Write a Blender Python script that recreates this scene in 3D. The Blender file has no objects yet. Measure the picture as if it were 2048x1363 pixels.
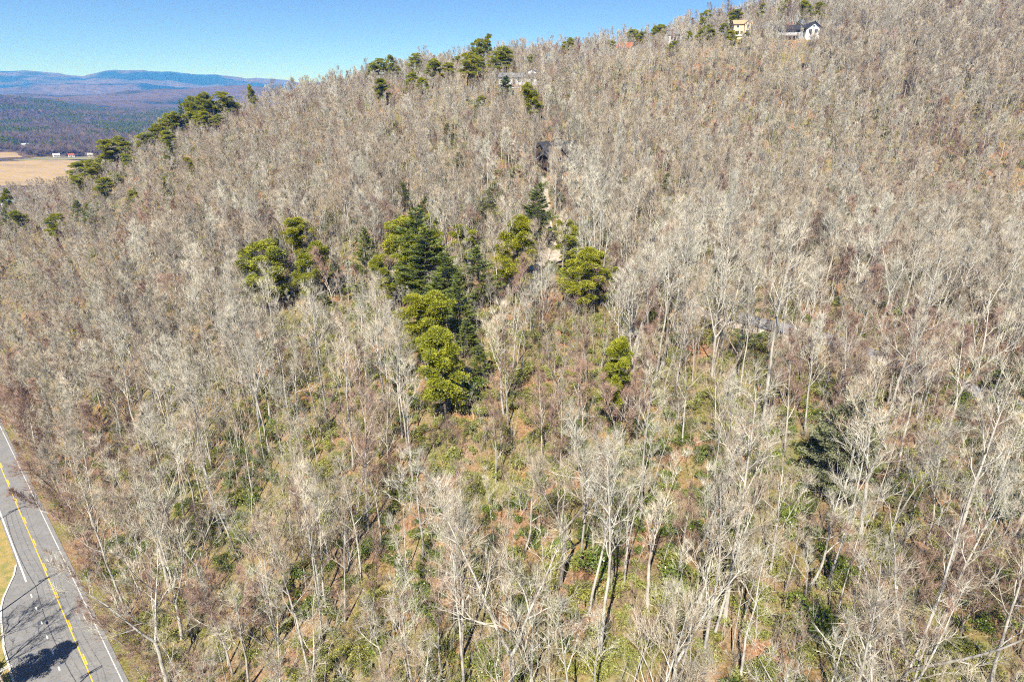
import bpy, math, random
import numpy as np
from mathutils import Vector, Matrix

# ------------------------------------------------------------------ camera, sky, sun, exposure
SC = bpy.context.scene
COL = SC.collection
cam_data = bpy.data.cameras.new('camera')
cam = bpy.data.objects.new('camera', cam_data)
COL.objects.link(cam)
CAM_Z = 82.0
PITCH = math.radians(22.25)
cam.location = (0, 0, CAM_Z)
cam.rotation_euler = (math.pi / 2 - PITCH, 0, 0)
cam_data.sensor_width = 36.0
cam_data.lens = 36.0 * 1200.0 / 2048.0
cam_data.clip_start = 0.5
cam_data.clip_end = 60000.0
SC.camera = cam

SUN_ELEV = math.radians(50)
SUN_FROM = Vector((-0.30, -0.954)).normalized()        # horizontal direction towards the sun
world = bpy.data.worlds.new('World')
SC.world = world
world.use_nodes = True
wn = world.node_tree
wn.nodes.clear()
sky = wn.nodes.new('ShaderNodeTexSky')
sky.sky_type = 'NISHITA'
sky.sun_disc = False
sky.sun_elevation = SUN_ELEV
sky.sun_rotation = math.atan2(SUN_FROM.x, SUN_FROM.y)
sky.altitude = 700
sky.air_density = 0.45
sky.dust_density = 0.2
sky.ozone_density = 8.0
bg = wn.nodes.new('ShaderNodeBackground')
bg.inputs['Strength'].default_value = 0.095
wo = wn.nodes.new('ShaderNodeOutputWorld')
wn.links.new(sky.outputs[0], bg.inputs[0])
wn.links.new(bg.outputs[0], wo.inputs[0])

sl = bpy.data.lights.new('sun', 'SUN')
sl.energy = 5.0
sl.angle = math.radians(0.53)
sl.color = (1.0, 0.955, 0.89)
sun = bpy.data.objects.new('sun', sl)
COL.objects.link(sun)
to_sun = Vector((SUN_FROM.x * math.cos(SUN_ELEV), SUN_FROM.y * math.cos(SUN_ELEV), math.sin(SUN_ELEV)))
sun.rotation_euler = to_sun.to_track_quat('Z', 'Y').to_euler()
sun.location = (-60, -190, 320)

SC.view_settings.view_transform = 'Standard'
SC.view_settings.look = 'None'
SC.view_settings.gamma = 1.0
SC.view_settings.use_curve_mapping = False
SC.view_settings.exposure = 1.0
SC.render.engine = 'CYCLES'
cy = SC.cycles
cy.max_bounces = 3
cy.diffuse_bounces = 1
cy.glossy_bounces = 1
cy.transmission_bounces = 2
cy.volume_bounces = 0
cy.transparent_max_bounces = 4
cy.caustics_reflective = False
cy.caustics_refractive = False
cy.use_denoising = False
cy.use_adaptive_sampling = True
cy.adaptive_threshold = 0.03
cy.adaptive_min_samples = 24
cy.pixel_filter_type = 'BLACKMAN_HARRIS'
cy.filter_width = 1.1
SC.render.use_persistent_data = False

# ------------------------------------------------------------------ helpers
rng = np.random.default_rng(20240)
pyr = random.Random(7)

def tag(o, label=None, category=None, group=None, kind=None):
    if label: o['label'] = label
    if category: o['category'] = category
    if group: o['group'] = group
    if kind: o['kind'] = kind
    return o

def empty(name, loc=(0, 0, 0), rz=0.0, scale=1.0):
    o = bpy.data.objects.new(name, None)
    o.empty_display_size = 0.5
    o.location = loc
    o.rotation_euler = (0, 0, rz)
    o.scale = (scale,) * 3 if not hasattr(scale, '__len__') else scale
    COL.objects.link(o)
    return o

class MB:
    """Collects pieces of geometry; build() links them as one mesh object."""
    def __init__(self):
        self.v, self.f, self.m, self.n = [], [], [], 0
        self.mi = 0
    def add(self, verts, faces):
        verts = np.asarray(verts, float)
        self.v.append(verts)
        for k in faces:
            self.f.append(tuple(int(i) + self.n for i in k)); self.m.append(self.mi)
        self.n += len(verts)
    def addf(self, verts, faces):
        """faces as an int array (all the same size)"""
        verts = np.asarray(verts, float)
        self.v.append(verts)
        fl = (np.asarray(faces) + self.n).tolist()
        self.f.extend(fl); self.m.extend([self.mi] * len(fl))
        self.n += len(verts)
    def box(self, c, s, rz=0.0):
        cx, cy_, cz = c; sx, sy, sz = (k / 2 for k in s)
        p = np.array([(x, y, z) for z in (-sz, sz) for y in (-sy, sy) for x in (-sx, sx)])
        ca, sa = math.cos(rz), math.sin(rz)
        q = p.copy(); q[:, 0] = p[:, 0] * ca - p[:, 1] * sa; q[:, 1] = p[:, 0] * sa + p[:, 1] * ca
        self.add(q + (cx, cy_, cz), [(0, 2, 3, 1), (4, 5, 7, 6), (0, 1, 5, 4), (2, 6, 7, 3), (0, 4, 6, 2), (1, 3, 7, 5)])
    def tube(self, pts, rad, sides=5, cap=False):
        pts = np.asarray(pts, float); n = len(pts)
        t = np.gradient(pts, axis=0); t /= np.linalg.norm(t, axis=1)[:, None] + 1e-9
        ref = np.array([0.31, 0.87, 0.38])
        a = np.cross(t, ref); a /= np.linalg.norm(a, axis=1)[:, None] + 1e-9
        b = np.cross(t, a)
        ang = np.arange(sides) * 2 * math.pi / sides
        ring = a[:, None, :] * np.cos(ang)[None, :, None] + b[:, None, :] * np.sin(ang)[None, :, None]
        v = (pts[:, None, :] + ring * np.asarray(rad, float)[:, None, None]).reshape(-1, 3)
        i = np.arange(n - 1)[:, None] * sides; j = np.arange(sides)[None, :]; k = (j + 1) % sides
        f = np.stack([i + j, i + k, i + sides + k, i + sides + j], -1).reshape(-1, 4)
        self.addf(v, f)
        if cap:
            self.f.append(tuple(range(self.n - sides, self.n))); self.m.append(self.mi)
    def spikes(self, base, tip, r):
        """three-sided tapering twigs, all at once"""
        base = np.asarray(base); tip = np.asarray(tip); n = len(base)
        if n == 0: return
        t = tip - base; t = t / (np.linalg.norm(t, axis=1)[:, None] + 1e-9)
        a = np.cross(t, np.array([0.31, 0.87, 0.38])); a /= np.linalg.norm(a, axis=1)[:, None] + 1e-9
        b = np.cross(t, a); r = np.broadcast_to(np.asarray(r, float), (n,))[:, None]
        v = np.stack([base + a * r, base + (-.5 * a + .866 * b) * r, base + (-.5 * a - .866 * b) * r, tip], 1).reshape(-1, 3)
        o = np.arange(n)[:, None] * 4
        f = np.concatenate([o + np.array([[0, 1, 3]]), o + np.array([[1, 2, 3]]), o + np.array([[2, 0, 3]])], 0)
        self.addf(v, f)
    def leaves(self, c, d, up, ln, wd):
        """flat kite-shaped leaves or needle tufts: centre, direction, side vector, length, width"""
        n = len(c); ln = np.broadcast_to(ln, (n,))[:, None]; wd = np.broadcast_to(wd, (n,))[:, None]
        v = np.stack([c, c + d * ln * .55 + up * wd * .5, c + d * ln, c + d * ln * .55 - up * wd * .5], 1).reshape(-1, 3)
        f = np.arange(n)[:, None] * 4 + np.array([[0, 1, 2, 3]])
        self.addf(v, f)
    def mesh(self, name, mats, smooth=False):
        me = bpy.data.meshes.new(name)
        v = np.concatenate(self.v) if self.v else np.zeros((0, 3))
        me.from_pydata(v.tolist(), [], self.f)
        for m in (mats if isinstance(mats, (list, tuple)) else [mats]): me.materials.append(m)
        if any(self.m): me.polygons.foreach_set('material_index', np.array(self.m, dtype=np.int32))
        if smooth: me.polygons.foreach_set('use_smooth', np.ones(len(me.polygons), dtype=bool))
        me.update()
        return me
    def build(self, name, mats, parent=None, smooth=False):
        o = bpy.data.objects.new(name, self.mesh(name, mats, smooth))
        COL.objects.link(o)
        if parent: o.parent = parent
        return o

def link_mesh(name, me, parent=None):
    o = bpy.data.objects.new(name, me); COL.objects.link(o)
    if parent: o.parent = parent
    return o

# ------------------------------------------------------------------ materials
def new_mat(name):
    m = bpy.data.materials.new(name); m.use_nodes = True
    nt = m.node_tree; nt.nodes.clear()
    out = nt.nodes.new('ShaderNodeOutputMaterial')
    b = nt.nodes.new('ShaderNodeBsdfPrincipled'); b.inputs['Roughness'].default_value = .85
    b.inputs['Specular IOR Level'].default_value = .2
    nt.links.new(b.outputs[0], out.inputs[0])
    return m, nt, b, out

def N(nt, typ, **kw):
    n = nt.nodes.new(typ)
    for k, v in kw.items():
        if k in ('scale', 'detail', 'rough'):
            n.inputs[{'scale': 'Scale', 'detail': 'Detail', 'rough': 'Roughness'}[k]].default_value = v
        else: setattr(n, k, v)
    return n

def ramp(nt, fac, stops, interp='LINEAR'):
    r = nt.nodes.new('ShaderNodeValToRGB'); cr = r.color_ramp; cr.interpolation = interp
    while len(cr.elements) < len(stops): cr.elements.new(.5)
    for e, (p, c) in zip(cr.elements, stops):
        e.position = p; e.color = (*c, 1)
    nt.links.new(fac, r.inputs[0]); return r.outputs[0]

def mix(nt, fac, a, b, mode='MIX'):
    m = nt.nodes.new('ShaderNodeMix'); m.data_type = 'RGBA'; m.blend_type = mode
    for sock, val in ((m.inputs[0], fac), (m.inputs[6], a), (m.inputs[7], b)):
        if hasattr(val, 'links'): nt.links.new(val, sock)
        else: sock.default_value = val if not hasattr(val, '__len__') else (*val, 1)
    return m.outputs[2]

def noise(nt, scale, detail=4, rough=.55, coord='Object', sc3=None):
    tc = nt.nodes.new('ShaderNodeTexCoord'); src = tc.outputs[coord]
    if coord == 'World':
        pass
    if sc3:
        mp = nt.nodes.new('ShaderNodeMapping'); mp.inputs['Scale'].default_value = sc3
        nt.links.new(src, mp.inputs[0]); src = mp.outputs[0]
    n = N(nt, 'ShaderNodeTexNoise', scale=scale, detail=detail, rough=rough)
    nt.links.new(src, n.inputs['Vector']); return n.outputs[0]

def bump(nt, b, h, strength=.5, dist=.05):
    n = nt.nodes.new('ShaderNodeBump'); n.inputs['Strength'].default_value = strength; n.inputs['Distance'].default_value = dist
    nt.links.new(h, n.inputs['Height']); nt.links.new(n.outputs[0], b.inputs['Normal'])

def plain(name, col, rough=.8, var=.12, scale=3.0, spec=.2, metal=0):
    m, nt, b, _ = new_mat(name)
    n = noise(nt, scale, 5)
    lo = tuple(c * (1 - var) for c in col); hi = tuple(min(1, c * (1 + var)) for c in col)
    nt.links.new(ramp(nt, n, [(.3, lo), (.7, hi)]), b.inputs['Base Color'])
    b.inputs['Roughness'].default_value = rough; b.inputs['Specular IOR Level'].default_value = spec
    b.inputs['Metallic'].default_value = metal
    return m

def bark_mat(name, dark, mid, pale, hue_var=.25):
    """bark: blotches along the stem, and each tree a little lighter or darker than the next"""
    m, nt, b, _ = new_mat(name)
    n = noise(nt, 1.1, 5, .65, sc3=(2.2, 2.2, .5))
    c = ramp(nt, n, [(.30, dark), (.45, mid), (.62, pale)])
    oi = nt.nodes.new('ShaderNodeObjectInfo')
    tint = ramp(nt, oi.outputs['Random'], [(0, (1 - hue_var, 1 - hue_var * 1.05, 1 - hue_var * 1.1)), (.35, (1, .97, .92)), (.65, (.93, .95, .92)), (1, (1.0, .93, .86))])
    nt.links.new(mix(nt, 1.0, c, tint, 'MULTIPLY'), b.inputs['Base Color'])
    b.inputs['Roughness'].default_value = .9
    return m

def leaf_mat(name, dark, mid, light, trans=.25, rough=.55, scale=.9, var=.2, spec=.3):
    m, nt, b, out = new_mat(name)
    n = noise(nt, scale, 3)
    c = ramp(nt, n, [(.3, dark), (.5, mid), (.72, light)])
    oi = nt.nodes.new('ShaderNodeObjectInfo')
    t = ramp(nt, oi.outputs['Random'], [(0, (1 - var, 1 - var, 1 - var)), (.5, (1, 1, 1)), (1, (1.0, .93, .8))])
    c = mix(nt, 1.0, c, t, 'MULTIPLY')
    nt.links.new(c, b.inputs['Base Color'])
    b.inputs['Roughness'].default_value = rough; b.inputs['Specular IOR Level'].default_value = spec
    tr = nt.nodes.new('ShaderNodeBsdfTranslucent'); nt.links.new(c, tr.inputs[0])
    ms = nt.nodes.new('ShaderNodeMixShader'); ms.inputs[0].default_value = trans
    nt.links.new(b.outputs[0], ms.inputs[1]); nt.links.new(tr.outputs[0], ms.inputs[2])
    nt.links.new(ms.outputs[0], out.inputs[0])
    return m
CTRL = [(0,50,17.8), (27,48,21.4), (55,46,23.2), (-29,58,7.8), (-53,63,2.0), (0,78,23.3), (0,115,32.9), (0,162,42.6), (15,212,60.0), (1,310,87.0), (145,335,108.7), (111,348,109.1), (256,336,112.2), (171,203,49.7), (94,198,50.5), (111,120,30.9), (96,99,27.6), (80,109,30.7), (61,118,31.7), (44,76,24.6), (75,71,23.7), (-37,86,17.1), (-49,129,27.0), (-67,190,44.0), (-88,261,60.9), (-103,327,76.3), (-153,312,65.7), (-86,157,29.9), (-127,210,40.0), (-184,294,49.2), (-197,275,40.5), (-213,246,22.3), (-162,175,7.3), (-103,133,11.5), (-127,176,23.6), (-204,266,33.1), (-77,353,85.9), (-21,378,94.1), (65,382,104.0), (62,260,70.8), (157,280,80.1), (29,-27,0.0), (1,1,0.0), (-28,29,0.0), (-57,56,0.0), (-82,81,0.0), (-107,105,0.0), (-136,133,0.0), (-165,161,0.0), (-201,195,0.0), (-24,33,0.3), (-67,75,0.3), (-110,116,0.3), (-153,158,0.3), (-6,-6,-0.4), (-31,-32,-5.0), (-49,36,-0.4), (-74,9,-5.0), (-92,78,-0.4), (-118,51,-5.0), (-149,133,-0.4), (-175,107,-5.0), (0,440,76.0), (-110,430,55.0), (90,460,92.0), (200,440,112.0), (330,430,112.0), (-200,390,35.0), (-290,300,0.0), (-330,180,-10.0), (-280,430,-5.0), (480,350,115.0), (470,150,60.0), (380,20,25.0), (60,-60,8.0), (200,-60,18.0), (400,-60,20.0), (0,560,30.0), (250,560,60.0), (480,560,60.0), (-200,560,-10.0), (-400,400,-14.0), (-440,545,-9.0), (-380,470,-11.0), (-480,470,-13.0), (-350,560,-12.0), (-450,630,-14.0), (-540,560,-14.0), (-330,370,-9.0), (-400,0,-12.0), (-150,-60,-6.0)]
EVERGREENS = {
    'ridge': [('W',-158.5,308.1,16.7,3.3), ('P',-154.4,308.7,16.5,4.9), ('P',-150.4,309.1,16.3,4.9), ('P',-146.5,316.3,16.4,5.0), ('P',-149.2,312.9,14.2,5.8), ('P',-152.0,307.6,13.3,6.5), ('P',-139.6,320.6,14.3,7.6), ('P',-144.2,318.7,11.0,5.1), ('P',-140.6,320.7,9.4,5.9), ('P',-138.0,320.5,8.5,4.2), ('P',-127.8,319.6,15.2,2.9), ('P',-165.5,301.3,14.9,5.6), ('P',-161.3,308.2,12.8,5.7), ('P',-156.3,309.0,12.6,5.7), ('P',-150.7,305.0,9.8,6.5), ('P',-143.2,299.7,9.6,6.4), ('P',-137.4,295.8,8.0,4.7), ('P',-163.8,304.8,11.4,6.5), ('P',-167.1,301.8,11.2,6.5), ('P',-169.9,297.5,13.5,4.0), ('P',-175.1,295.9,12.1,6.4), ('P',-178.6,293.2,12.9,6.3), ('P',-181.0,286.4,14.5,8.5), ('P',-180.0,286.7,9.6,7.0), ('P',-150.1,277.3,10.3,6.7), ('W',-140.9,258.8,11.9,7.7), ('P',-167.7,272.3,8.0,4.5), ('P',-125.4,243.6,8.0,2.7)],
    'spur': [('P',-202.4,288.8,13.5,7.1), ('P',-184.8,270.1,12.7,8.1), ('P',-188.7,283.8,11.9,5.4), ('P',-187.8,285.0,8.8,5.5), ('P',-186.3,266.8,9.3,5.9), ('P',-164.8,245.9,11.2,6.1), ('P',-163.3,253.7,8.0,3.5), ('P',-144.3,231.1,8.1,3.9), ('P',-128.9,230.5,8.0,3.2)],
    'slope': [('W',-170.4,237.4,9.9,5.3), ('W',-158.6,226.6,10.2,6.4), ('P',-202.1,249.9,10.2,5.7), ('W',-212.3,252.5,14.1,4.3), ('P',-225.9,271.6,18.3,3.0), ('P',-177.9,231.0,11.6,5.9)],
    'upper': [('P',-37.3,313.2,13.0,8.1), ('P',-32.1,318.3,10.3,7.4), ('P',-31.3,351.6,8.5,4.5), ('P',-21.0,302.1,16.5,7.8), ('P',-14.9,319.3,10.8,6.6), ('P',-9.0,317.9,15.4,7.3), ('P',-3.3,321.4,12.0,9.1), ('P',-18.5,342.1,9.0,6.2)],
    'scatter': [('P',-58.5,294.6,12.5,5.4), ('P',-48.2,303.2,11.1,4.7), ('P',-40.6,295.8,9.7,5.4), ('P',-71.5,339.2,12.2,5.3), ('P',-66.3,342.2,13.0,5.3), ('P',-61.1,338.3,13.3,3.5), ('P',-51.8,341.2,13.3,5.3), ('P',-57.3,337.4,8.0,3.5), ('P',-47.1,343.9,8.5,2.7), ('P',-20.7,352.6,14.9,4.5), ('P',-17.1,352.8,14.8,4.5), ('P',-12.6,353.4,16.2,3.6)],
    'white_house': [('Y',-2.6,285.0,10.0,5.9), ('P',9.2,251.4,16.1,5.9), ('P',7.2,261.9,10.3,4.1), ('P',-14.2,267.9,8.5,4.2), ('P',8.5,330.9,8.1,6.8)],
    'midslope': [('H',-24.7,242.3,7.0,4.5), ('H',-18.0,212.1,7.0,4.6), ('H',-45.7,250.9,7.0,4.0)],
    'crest': [('P',29.1,357.4,11.7,5.5), ('P',67.9,367.2,11.4,5.6), ('P',69.5,355.1,9.1,4.5), ('P',53.8,351.3,8.0,3.6), ('P',81.9,371.4,11.4,8.0), ('P',78.4,371.1,11.1,4.0)],
    'cream': [('P',103.8,369.8,13.5,4.5), ('P',95.0,340.4,9.3,5.5), ('P',103.6,351.2,8.2,3.8), ('P',101.0,336.6,8.0,4.6), ('P',89.8,340.6,8.0,2.8), ('P',78.9,330.1,8.0,4.5), ('P',117.7,365.2,11.5,6.9), ('P',122.6,369.2,10.0,4.0), ('P',109.1,343.3,8.0,4.6), ('P',108.6,326.5,10.2,9.7), ('P',113.4,327.0,8.0,3.6)],
    'dark_house': [('P',135.8,373.4,13.0,4.5), ('P',145.5,369.6,13.7,5.9), ('P',156.8,358.1,12.9,6.7), ('P',164.3,358.9,12.2,4.8), ('Y',148.7,350.6,4.5,5.7)],
    'pair': [('P',-57.5,163.7,14.1,6.9), ('P',-51.9,144.8,16.5,7.2), ('W',-65.1,164.5,9.0,4.9), ('P',-60.1,143.9,19.1,9.5)],
    'centre': [('W',-37.8,151.6,14.9,4.9), ('Y',-38.1,144.6,5.3,5.4), ('W',-33.5,188.7,9.0,5.4), ('W',-25.9,178.0,9.4,4.6), ('P',-30.9,153.6,16.0,8.0), ('W',-22.1,140.4,22.5,12.7), ('P',-19.5,152.8,15.1,4.5), ('W',-14.3,130.5,15.2,9.5), ('P',-17.4,113.9,16.4,7.7), ('P',-12.1,95.6,18.1,7.4), ('W',-6.3,106.4,9.0,3.4), ('W',-9.0,113.7,9.0,4.7), ('P',-29.0,134.0,14.8,4.0), ('W',-20.6,134.5,19.7,10.5), ('W',-25.2,138.2,13.0,8.3), ('W',-16.3,125.7,12.7,8.0), ('P',-26.1,140.0,17.2,6.9), ('P',-15.3,109.5,17.2,6.4), ('W',-11.2,118.6,14.8,6.0)],
    'driveway': [('P',-10.4,151.7,12.4,5.4), ('H',-6.5,170.7,13.8,5.4), ('P',-0.2,133.2,19.9,8.2), ('Y',0.3,194.1,7.2,3.7), ('W',6.2,160.9,18.3,7.7), ('P',12.9,146.0,13.8,5.7), ('W',-7.4,131.9,14.8,7.9), ('P',17.4,145.6,8.0,4.3), ('P',14.1,128.4,14.8,8.5), ('P',20.2,131.2,10.2,4.4)],
    'alone': [('P',17.2,91.1,18.3,4.5), ('H',-54.2,180.1,7.0,4.1), ('Y',-47.0,142.4,4.8,3.9), ('H',50.0,77.3,16.7,9.1), ('W',93.8,101.6,9.6,6.5), ('H',49.0,195.0,7.0,3.9), ('H',53.1,214.4,7.0,3.4)],
}
# ------------------------------------------------------------------ terrain (world metres, the road at z = 0)
_C = np.array(CTRL, float)
def _tps_fit(c, lam=2.0):
    n = len(c); d = np.linalg.norm(c[:, None, :2] - c[None, :, :2], axis=2) / 100
    K = np.where(d > 0, d * d * np.log(np.maximum(d, 1e-9)), 0) + np.eye(n) * lam * .01
    Pm = np.concatenate([np.ones((n, 1)), c[:, :2] / 100], 1)
    A = np.block([[K, Pm], [Pm.T, np.zeros((3, 3))]])
    return np.linalg.solve(A, np.concatenate([c[:, 2], np.zeros(3)]))
_W = _tps_fit(_C)
def sm(a, b, x):
    t = np.clip((x - a) / (b - a), 0, 1); return t * t * (3 - 2 * t)
_pt = np.random.default_rng(5).random((256, 256))
def vnoise(x, y):
    xi = np.floor(x).astype(int); yi = np.floor(y).astype(int); fx = x - xi; fy = y - yi
    fx = fx * fx * (3 - 2 * fx); fy = fy * fy * (3 - 2 * fy)
    g = lambda a, b: _pt[a & 255, b & 255]
    return (g(xi, yi) * (1 - fx) + g(xi + 1, yi) * fx) * (1 - fy) + (g(xi, yi + 1) * (1 - fx) + g(xi + 1, yi + 1) * fx) * fy
def fbm(x, y, oct=5):
    s = 0; a = .5
    for k in range(oct):
        s = s + a * vnoise(x * 2 ** k + 17.3 * k, y * 2 ** k + 9.1 * k); a *= .5
    return s
RD = np.array([-.719, .695]); RN = np.array([.695, .719])        # along the road, and across it towards the wood
_SKY = np.array([(-180, .02), (-60, .02), (-45, .024), (-37.9, .0275), (-35.1, .0251), (-33.2, .0235), (-32.1, .0272), (-31.2, .0300), (-30.2, .0286), (-28.9, .0292), (-27, .0288), (-24.7, .0272), (-22.5, .0232), (-21, .0213), (-19, .0195), (-17.1, .0165), (-10, .02), (20, .018), (60, .02), (180, .02)])
_HILLS = [(-26.2, 5200, 100, 480, 520), (-39.8, 3300, 68, 260, 420), (-36.0, 7800, 105, 520, 420), (-31.0, 8300, 95, 480, 400), (-22, 7800, 90, 800, 500), (-33.8, 6500, 50, 360, 300),
          (-30.6, 6000, 34, 260, 260), (-37.2, 5200, 40, 280, 260), (-29, 3900, 14, 260, 260), (-34.5, 3900, 16, 300, 260), (-33.5, 2600, 6, 240, 200), (-24.5, 3300, 12, 300, 300), (-45, 4500, 80, 600, 600), (-16, 6000, 90, 700, 800)]
def far_height(x, y):
    r = np.hypot(x, y); az = np.degrees(np.arctan2(x, y))
    z = -15 + 0 * r
    amp = 9 * sm(1150, 1900, r) + 12 * sm(2200, 5200, r) + 40 * sm(5000, 8000, r)
    n = fbm(x / 600 + 3.1, y / 600 + 8.7, 5)
    z = z + amp * (1 - np.abs(2 * n - .97) * 1.6)
    for a, rr, h, s1, s2 in _HILLS:
        cx, cy_ = rr * math.sin(math.radians(a)), rr * math.cos(math.radians(a))
        ca, sa = math.sin(math.radians(a)), math.cos(math.radians(a))
        dr = (x - cx) * ca + (y - cy_) * sa; dt = (x - cx) * sa - (y - cy_) * ca
        z = z + h * np.exp(-.5 * ((dt / s1) ** 2 + (dr / s2) ** 2)) * (.75 + .5 * fbm(x / 350, y / 350, 4))
    crest = 82 + 11500 * (np.interp(az, _SKY[:, 0], _SKY[:, 1]) + .0065 * (fbm(az / 1.3 + 50, az * 0, 5) - .47))
    rr = r + 700 * (fbm(x / 1500, y / 1500, 4) - .5)
    prof = np.exp(-.5 * ((rr - 11500) / 1750) ** 2)
    crest = crest + 90 * (fbm(x / 420 + 11, y / 900, 5) - .5) * (1 - prof ** 3)
    rug = 1 - .35 * np.abs(2 * fbm(x / 700 + 40, y / 700, 5) - 1) * (1 - prof) * 2.2
    return np.maximum(z, (crest + 15) * prof * rug - 15 + .0 * z) + .12 * (z + 15) * (1 - prof)
def hill_height(x, y):
    sh = np.shape(x); x = np.ravel(x).astype(float); y = np.ravel(y).astype(float)
    out = np.empty(len(x))
    for i in range(0, len(x), 20000):
        xs, ys = x[i:i + 20000], y[i:i + 20000]
        d = np.hypot(xs[:, None] - _C[None, :, 0], ys[:, None] - _C[None, :, 1]) / 100
        K = np.where(d > 0, d * d * np.log(np.maximum(d, 1e-9)), 0)
        out[i:i + 20000] = K @ _W[:-3] + _W[-3] + _W[-2] * xs / 100 + _W[-1] * ys / 100
    return out.reshape(sh)
def H(x, y):
    x = np.asarray(x, float); y = np.asarray(y, float)
    ox = np.maximum(np.maximum(-380 - x, x - 470), 0); oy = np.maximum(np.maximum(-60 - y, y - 540), 0)
    w = 1 - sm(0, 160, np.hypot(ox, oy))
    cx = np.clip(x, -560, 650); cy_ = np.clip(y, -240, 720)
    hh = hill_height(cx, cy_) + (fbm(x / 14, y / 14, 4) - .5) * 1.6
    n = x * RN[0] + y * RN[1]
    wr = 1 - sm(0, 9, np.maximum(np.abs(n - .3) - 6.5, 0))        # the road bench
    hh = hh * (1 - wr) + 0.0 * wr
    return hh * w + far_height(x, y) * (1 - w)
def Hs(x, y): return float(H(np.array([x]), np.array([y]))[0])
# ------------------------------------------------------------------ ground, valley, hills
def ground_mat():
    m, nt, b, _ = new_mat('leaf litter')
    n1 = noise(nt, .16, 5, .6); n2 = noise(nt, 2.6, 6, .75); n3 = noise(nt, .09, 5, .65)
    c = ramp(nt, n2, [(.30, (.07, .038, .022)), (.43, (.22, .092, .045)), (.53, (.36, .155, .075)), (.68, (.54, .31, .18))])
    c2 = ramp(nt, n2, [(.3, (.09, .07, .035)), (.5, (.24, .165, .095)), (.7, (.38, .29, .19))])
    c = mix(nt, ramp(nt, n1, [(.36, (.15, .15, .15)), (.56, (1, 1, 1))]), c, c2)
    g = ramp(nt, n2, [(.3, (.045, .055, .012)), (.5, (.15, .165, .04)), (.7, (.28, .28, .09))])
    c = mix(nt, ramp(nt, n3, [(.40, (0, 0, 0)), (.60, (.75, .75, .75))]), c, g)
    nt.links.new(c, b.inputs['Base Color']); b.inputs['Roughness'].default_value = .95
    bump(nt, b, n2, .9, .25)
    return m
def wood_mat(name, scale, grey, green, lo=.50, hi=.64):
    """far woodland too distant to tell single trees apart: bare grey-brown crowns with evergreen patches"""
    m, nt, b, _ = new_mat(name)
    n1 = noise(nt, scale, 6, .6); n2 = noise(nt, scale * 14, 4, .7)
    c1 = ramp(nt, n2, [(.3, tuple(k * .55 for k in grey)), (.55, grey), (.75, tuple(min(1, k * 1.35) for k in grey))])
    c2 = ramp(nt, n2, [(.3, tuple(k * .5 for k in green)), (.7, green)])
    nt.links.new(mix(nt, ramp(nt, n1, [(lo, (0, 0, 0)), (hi, (1, 1, 1))]), c1, c2), b.inputs['Base Color'])
    b.inputs['Roughness'].default_value = 1; b.inputs['Specular IOR Level'].default_value = 0
    bump(nt, b, n2, 1.0, 1.2 / scale / 60)
    return m
M = {}
M['litter'] = ground_mat()
M['valley'] = wood_mat('valley ground', .004, (.13, .095, .07), (.08, .08, .04))
M['hills'] = wood_mat('hill woodland', .0022, (.115, .085, .072), (.028, .045, .026))
M['range'] = wood_mat('mountain woodland', .0009, (.115, .085, .075), (.018, .03, .022), .46, .54)

az_front = np.arange(-62, 62.001, .36); az_back = np.arange(66, 294, 4.0)
AZ = np.radians(np.concatenate([az_front, az_back])); NA = len(AZ)
def rings(r0, r1, ratio):
    n = max(2, int(math.ceil(math.log(r1 / r0) / math.log(ratio)))); return r0 * (r1 / r0) ** (np.arange(n + 1) / n)
def polar_sheet(name, rr, mat, centre=False):
    R, A = np.meshgrid(rr, AZ, indexing='ij'); x = R * np.sin(A); y = R * np.cos(A); z = H(x, y)
    v = np.stack([x, y, z], -1).reshape(-1, 3); n = len(rr)
    i = np.arange(n - 1)[:, None] * NA; j = np.arange(NA)[None, :]; k = (j + 1) % NA
    f = np.stack([i + j, i + NA + j, i + NA + k, i + k], -1).reshape(-1, 4).tolist()
    f = [tuple(reversed(q)) for q in f]
    if centre:
        v = np.concatenate([v, [(0, 0, Hs(0, 0))]]); c = len(v) - 1
        f += [(c, (q + 1) % NA, q) for q in range(NA)]
    me = bpy.data.meshes.new(name); me.from_pydata(v.tolist(), [], f); me.materials.append(mat)
    me.polygons.foreach_set('use_smooth', np.ones(len(me.polygons), dtype=bool)); me.update()
    return tag(link_mesh(name, me), kind='structure')
hg = polar_sheet('hillside_ground', rings(12, 640, 1.011), M['litter'], True)
tag(hg, 'rust brown leaf litter covering the wooded hillside', 'ground')
tag(polar_sheet('valley_floor', rings(640, 1500, 1.02), M['valley']), 'flat valley floor beyond the wooded hill', 'valley')
tag(polar_sheet('far_hills', rings(1500, 7000, 1.016), M['hills']), 'blue hazy wooded hills beyond the valley', 'hills')
tag(polar_sheet('mountain_range', rings(7000, 16000, 1.012), M['range']), 'blue mountain range along the horizon', 'mountains')

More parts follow.
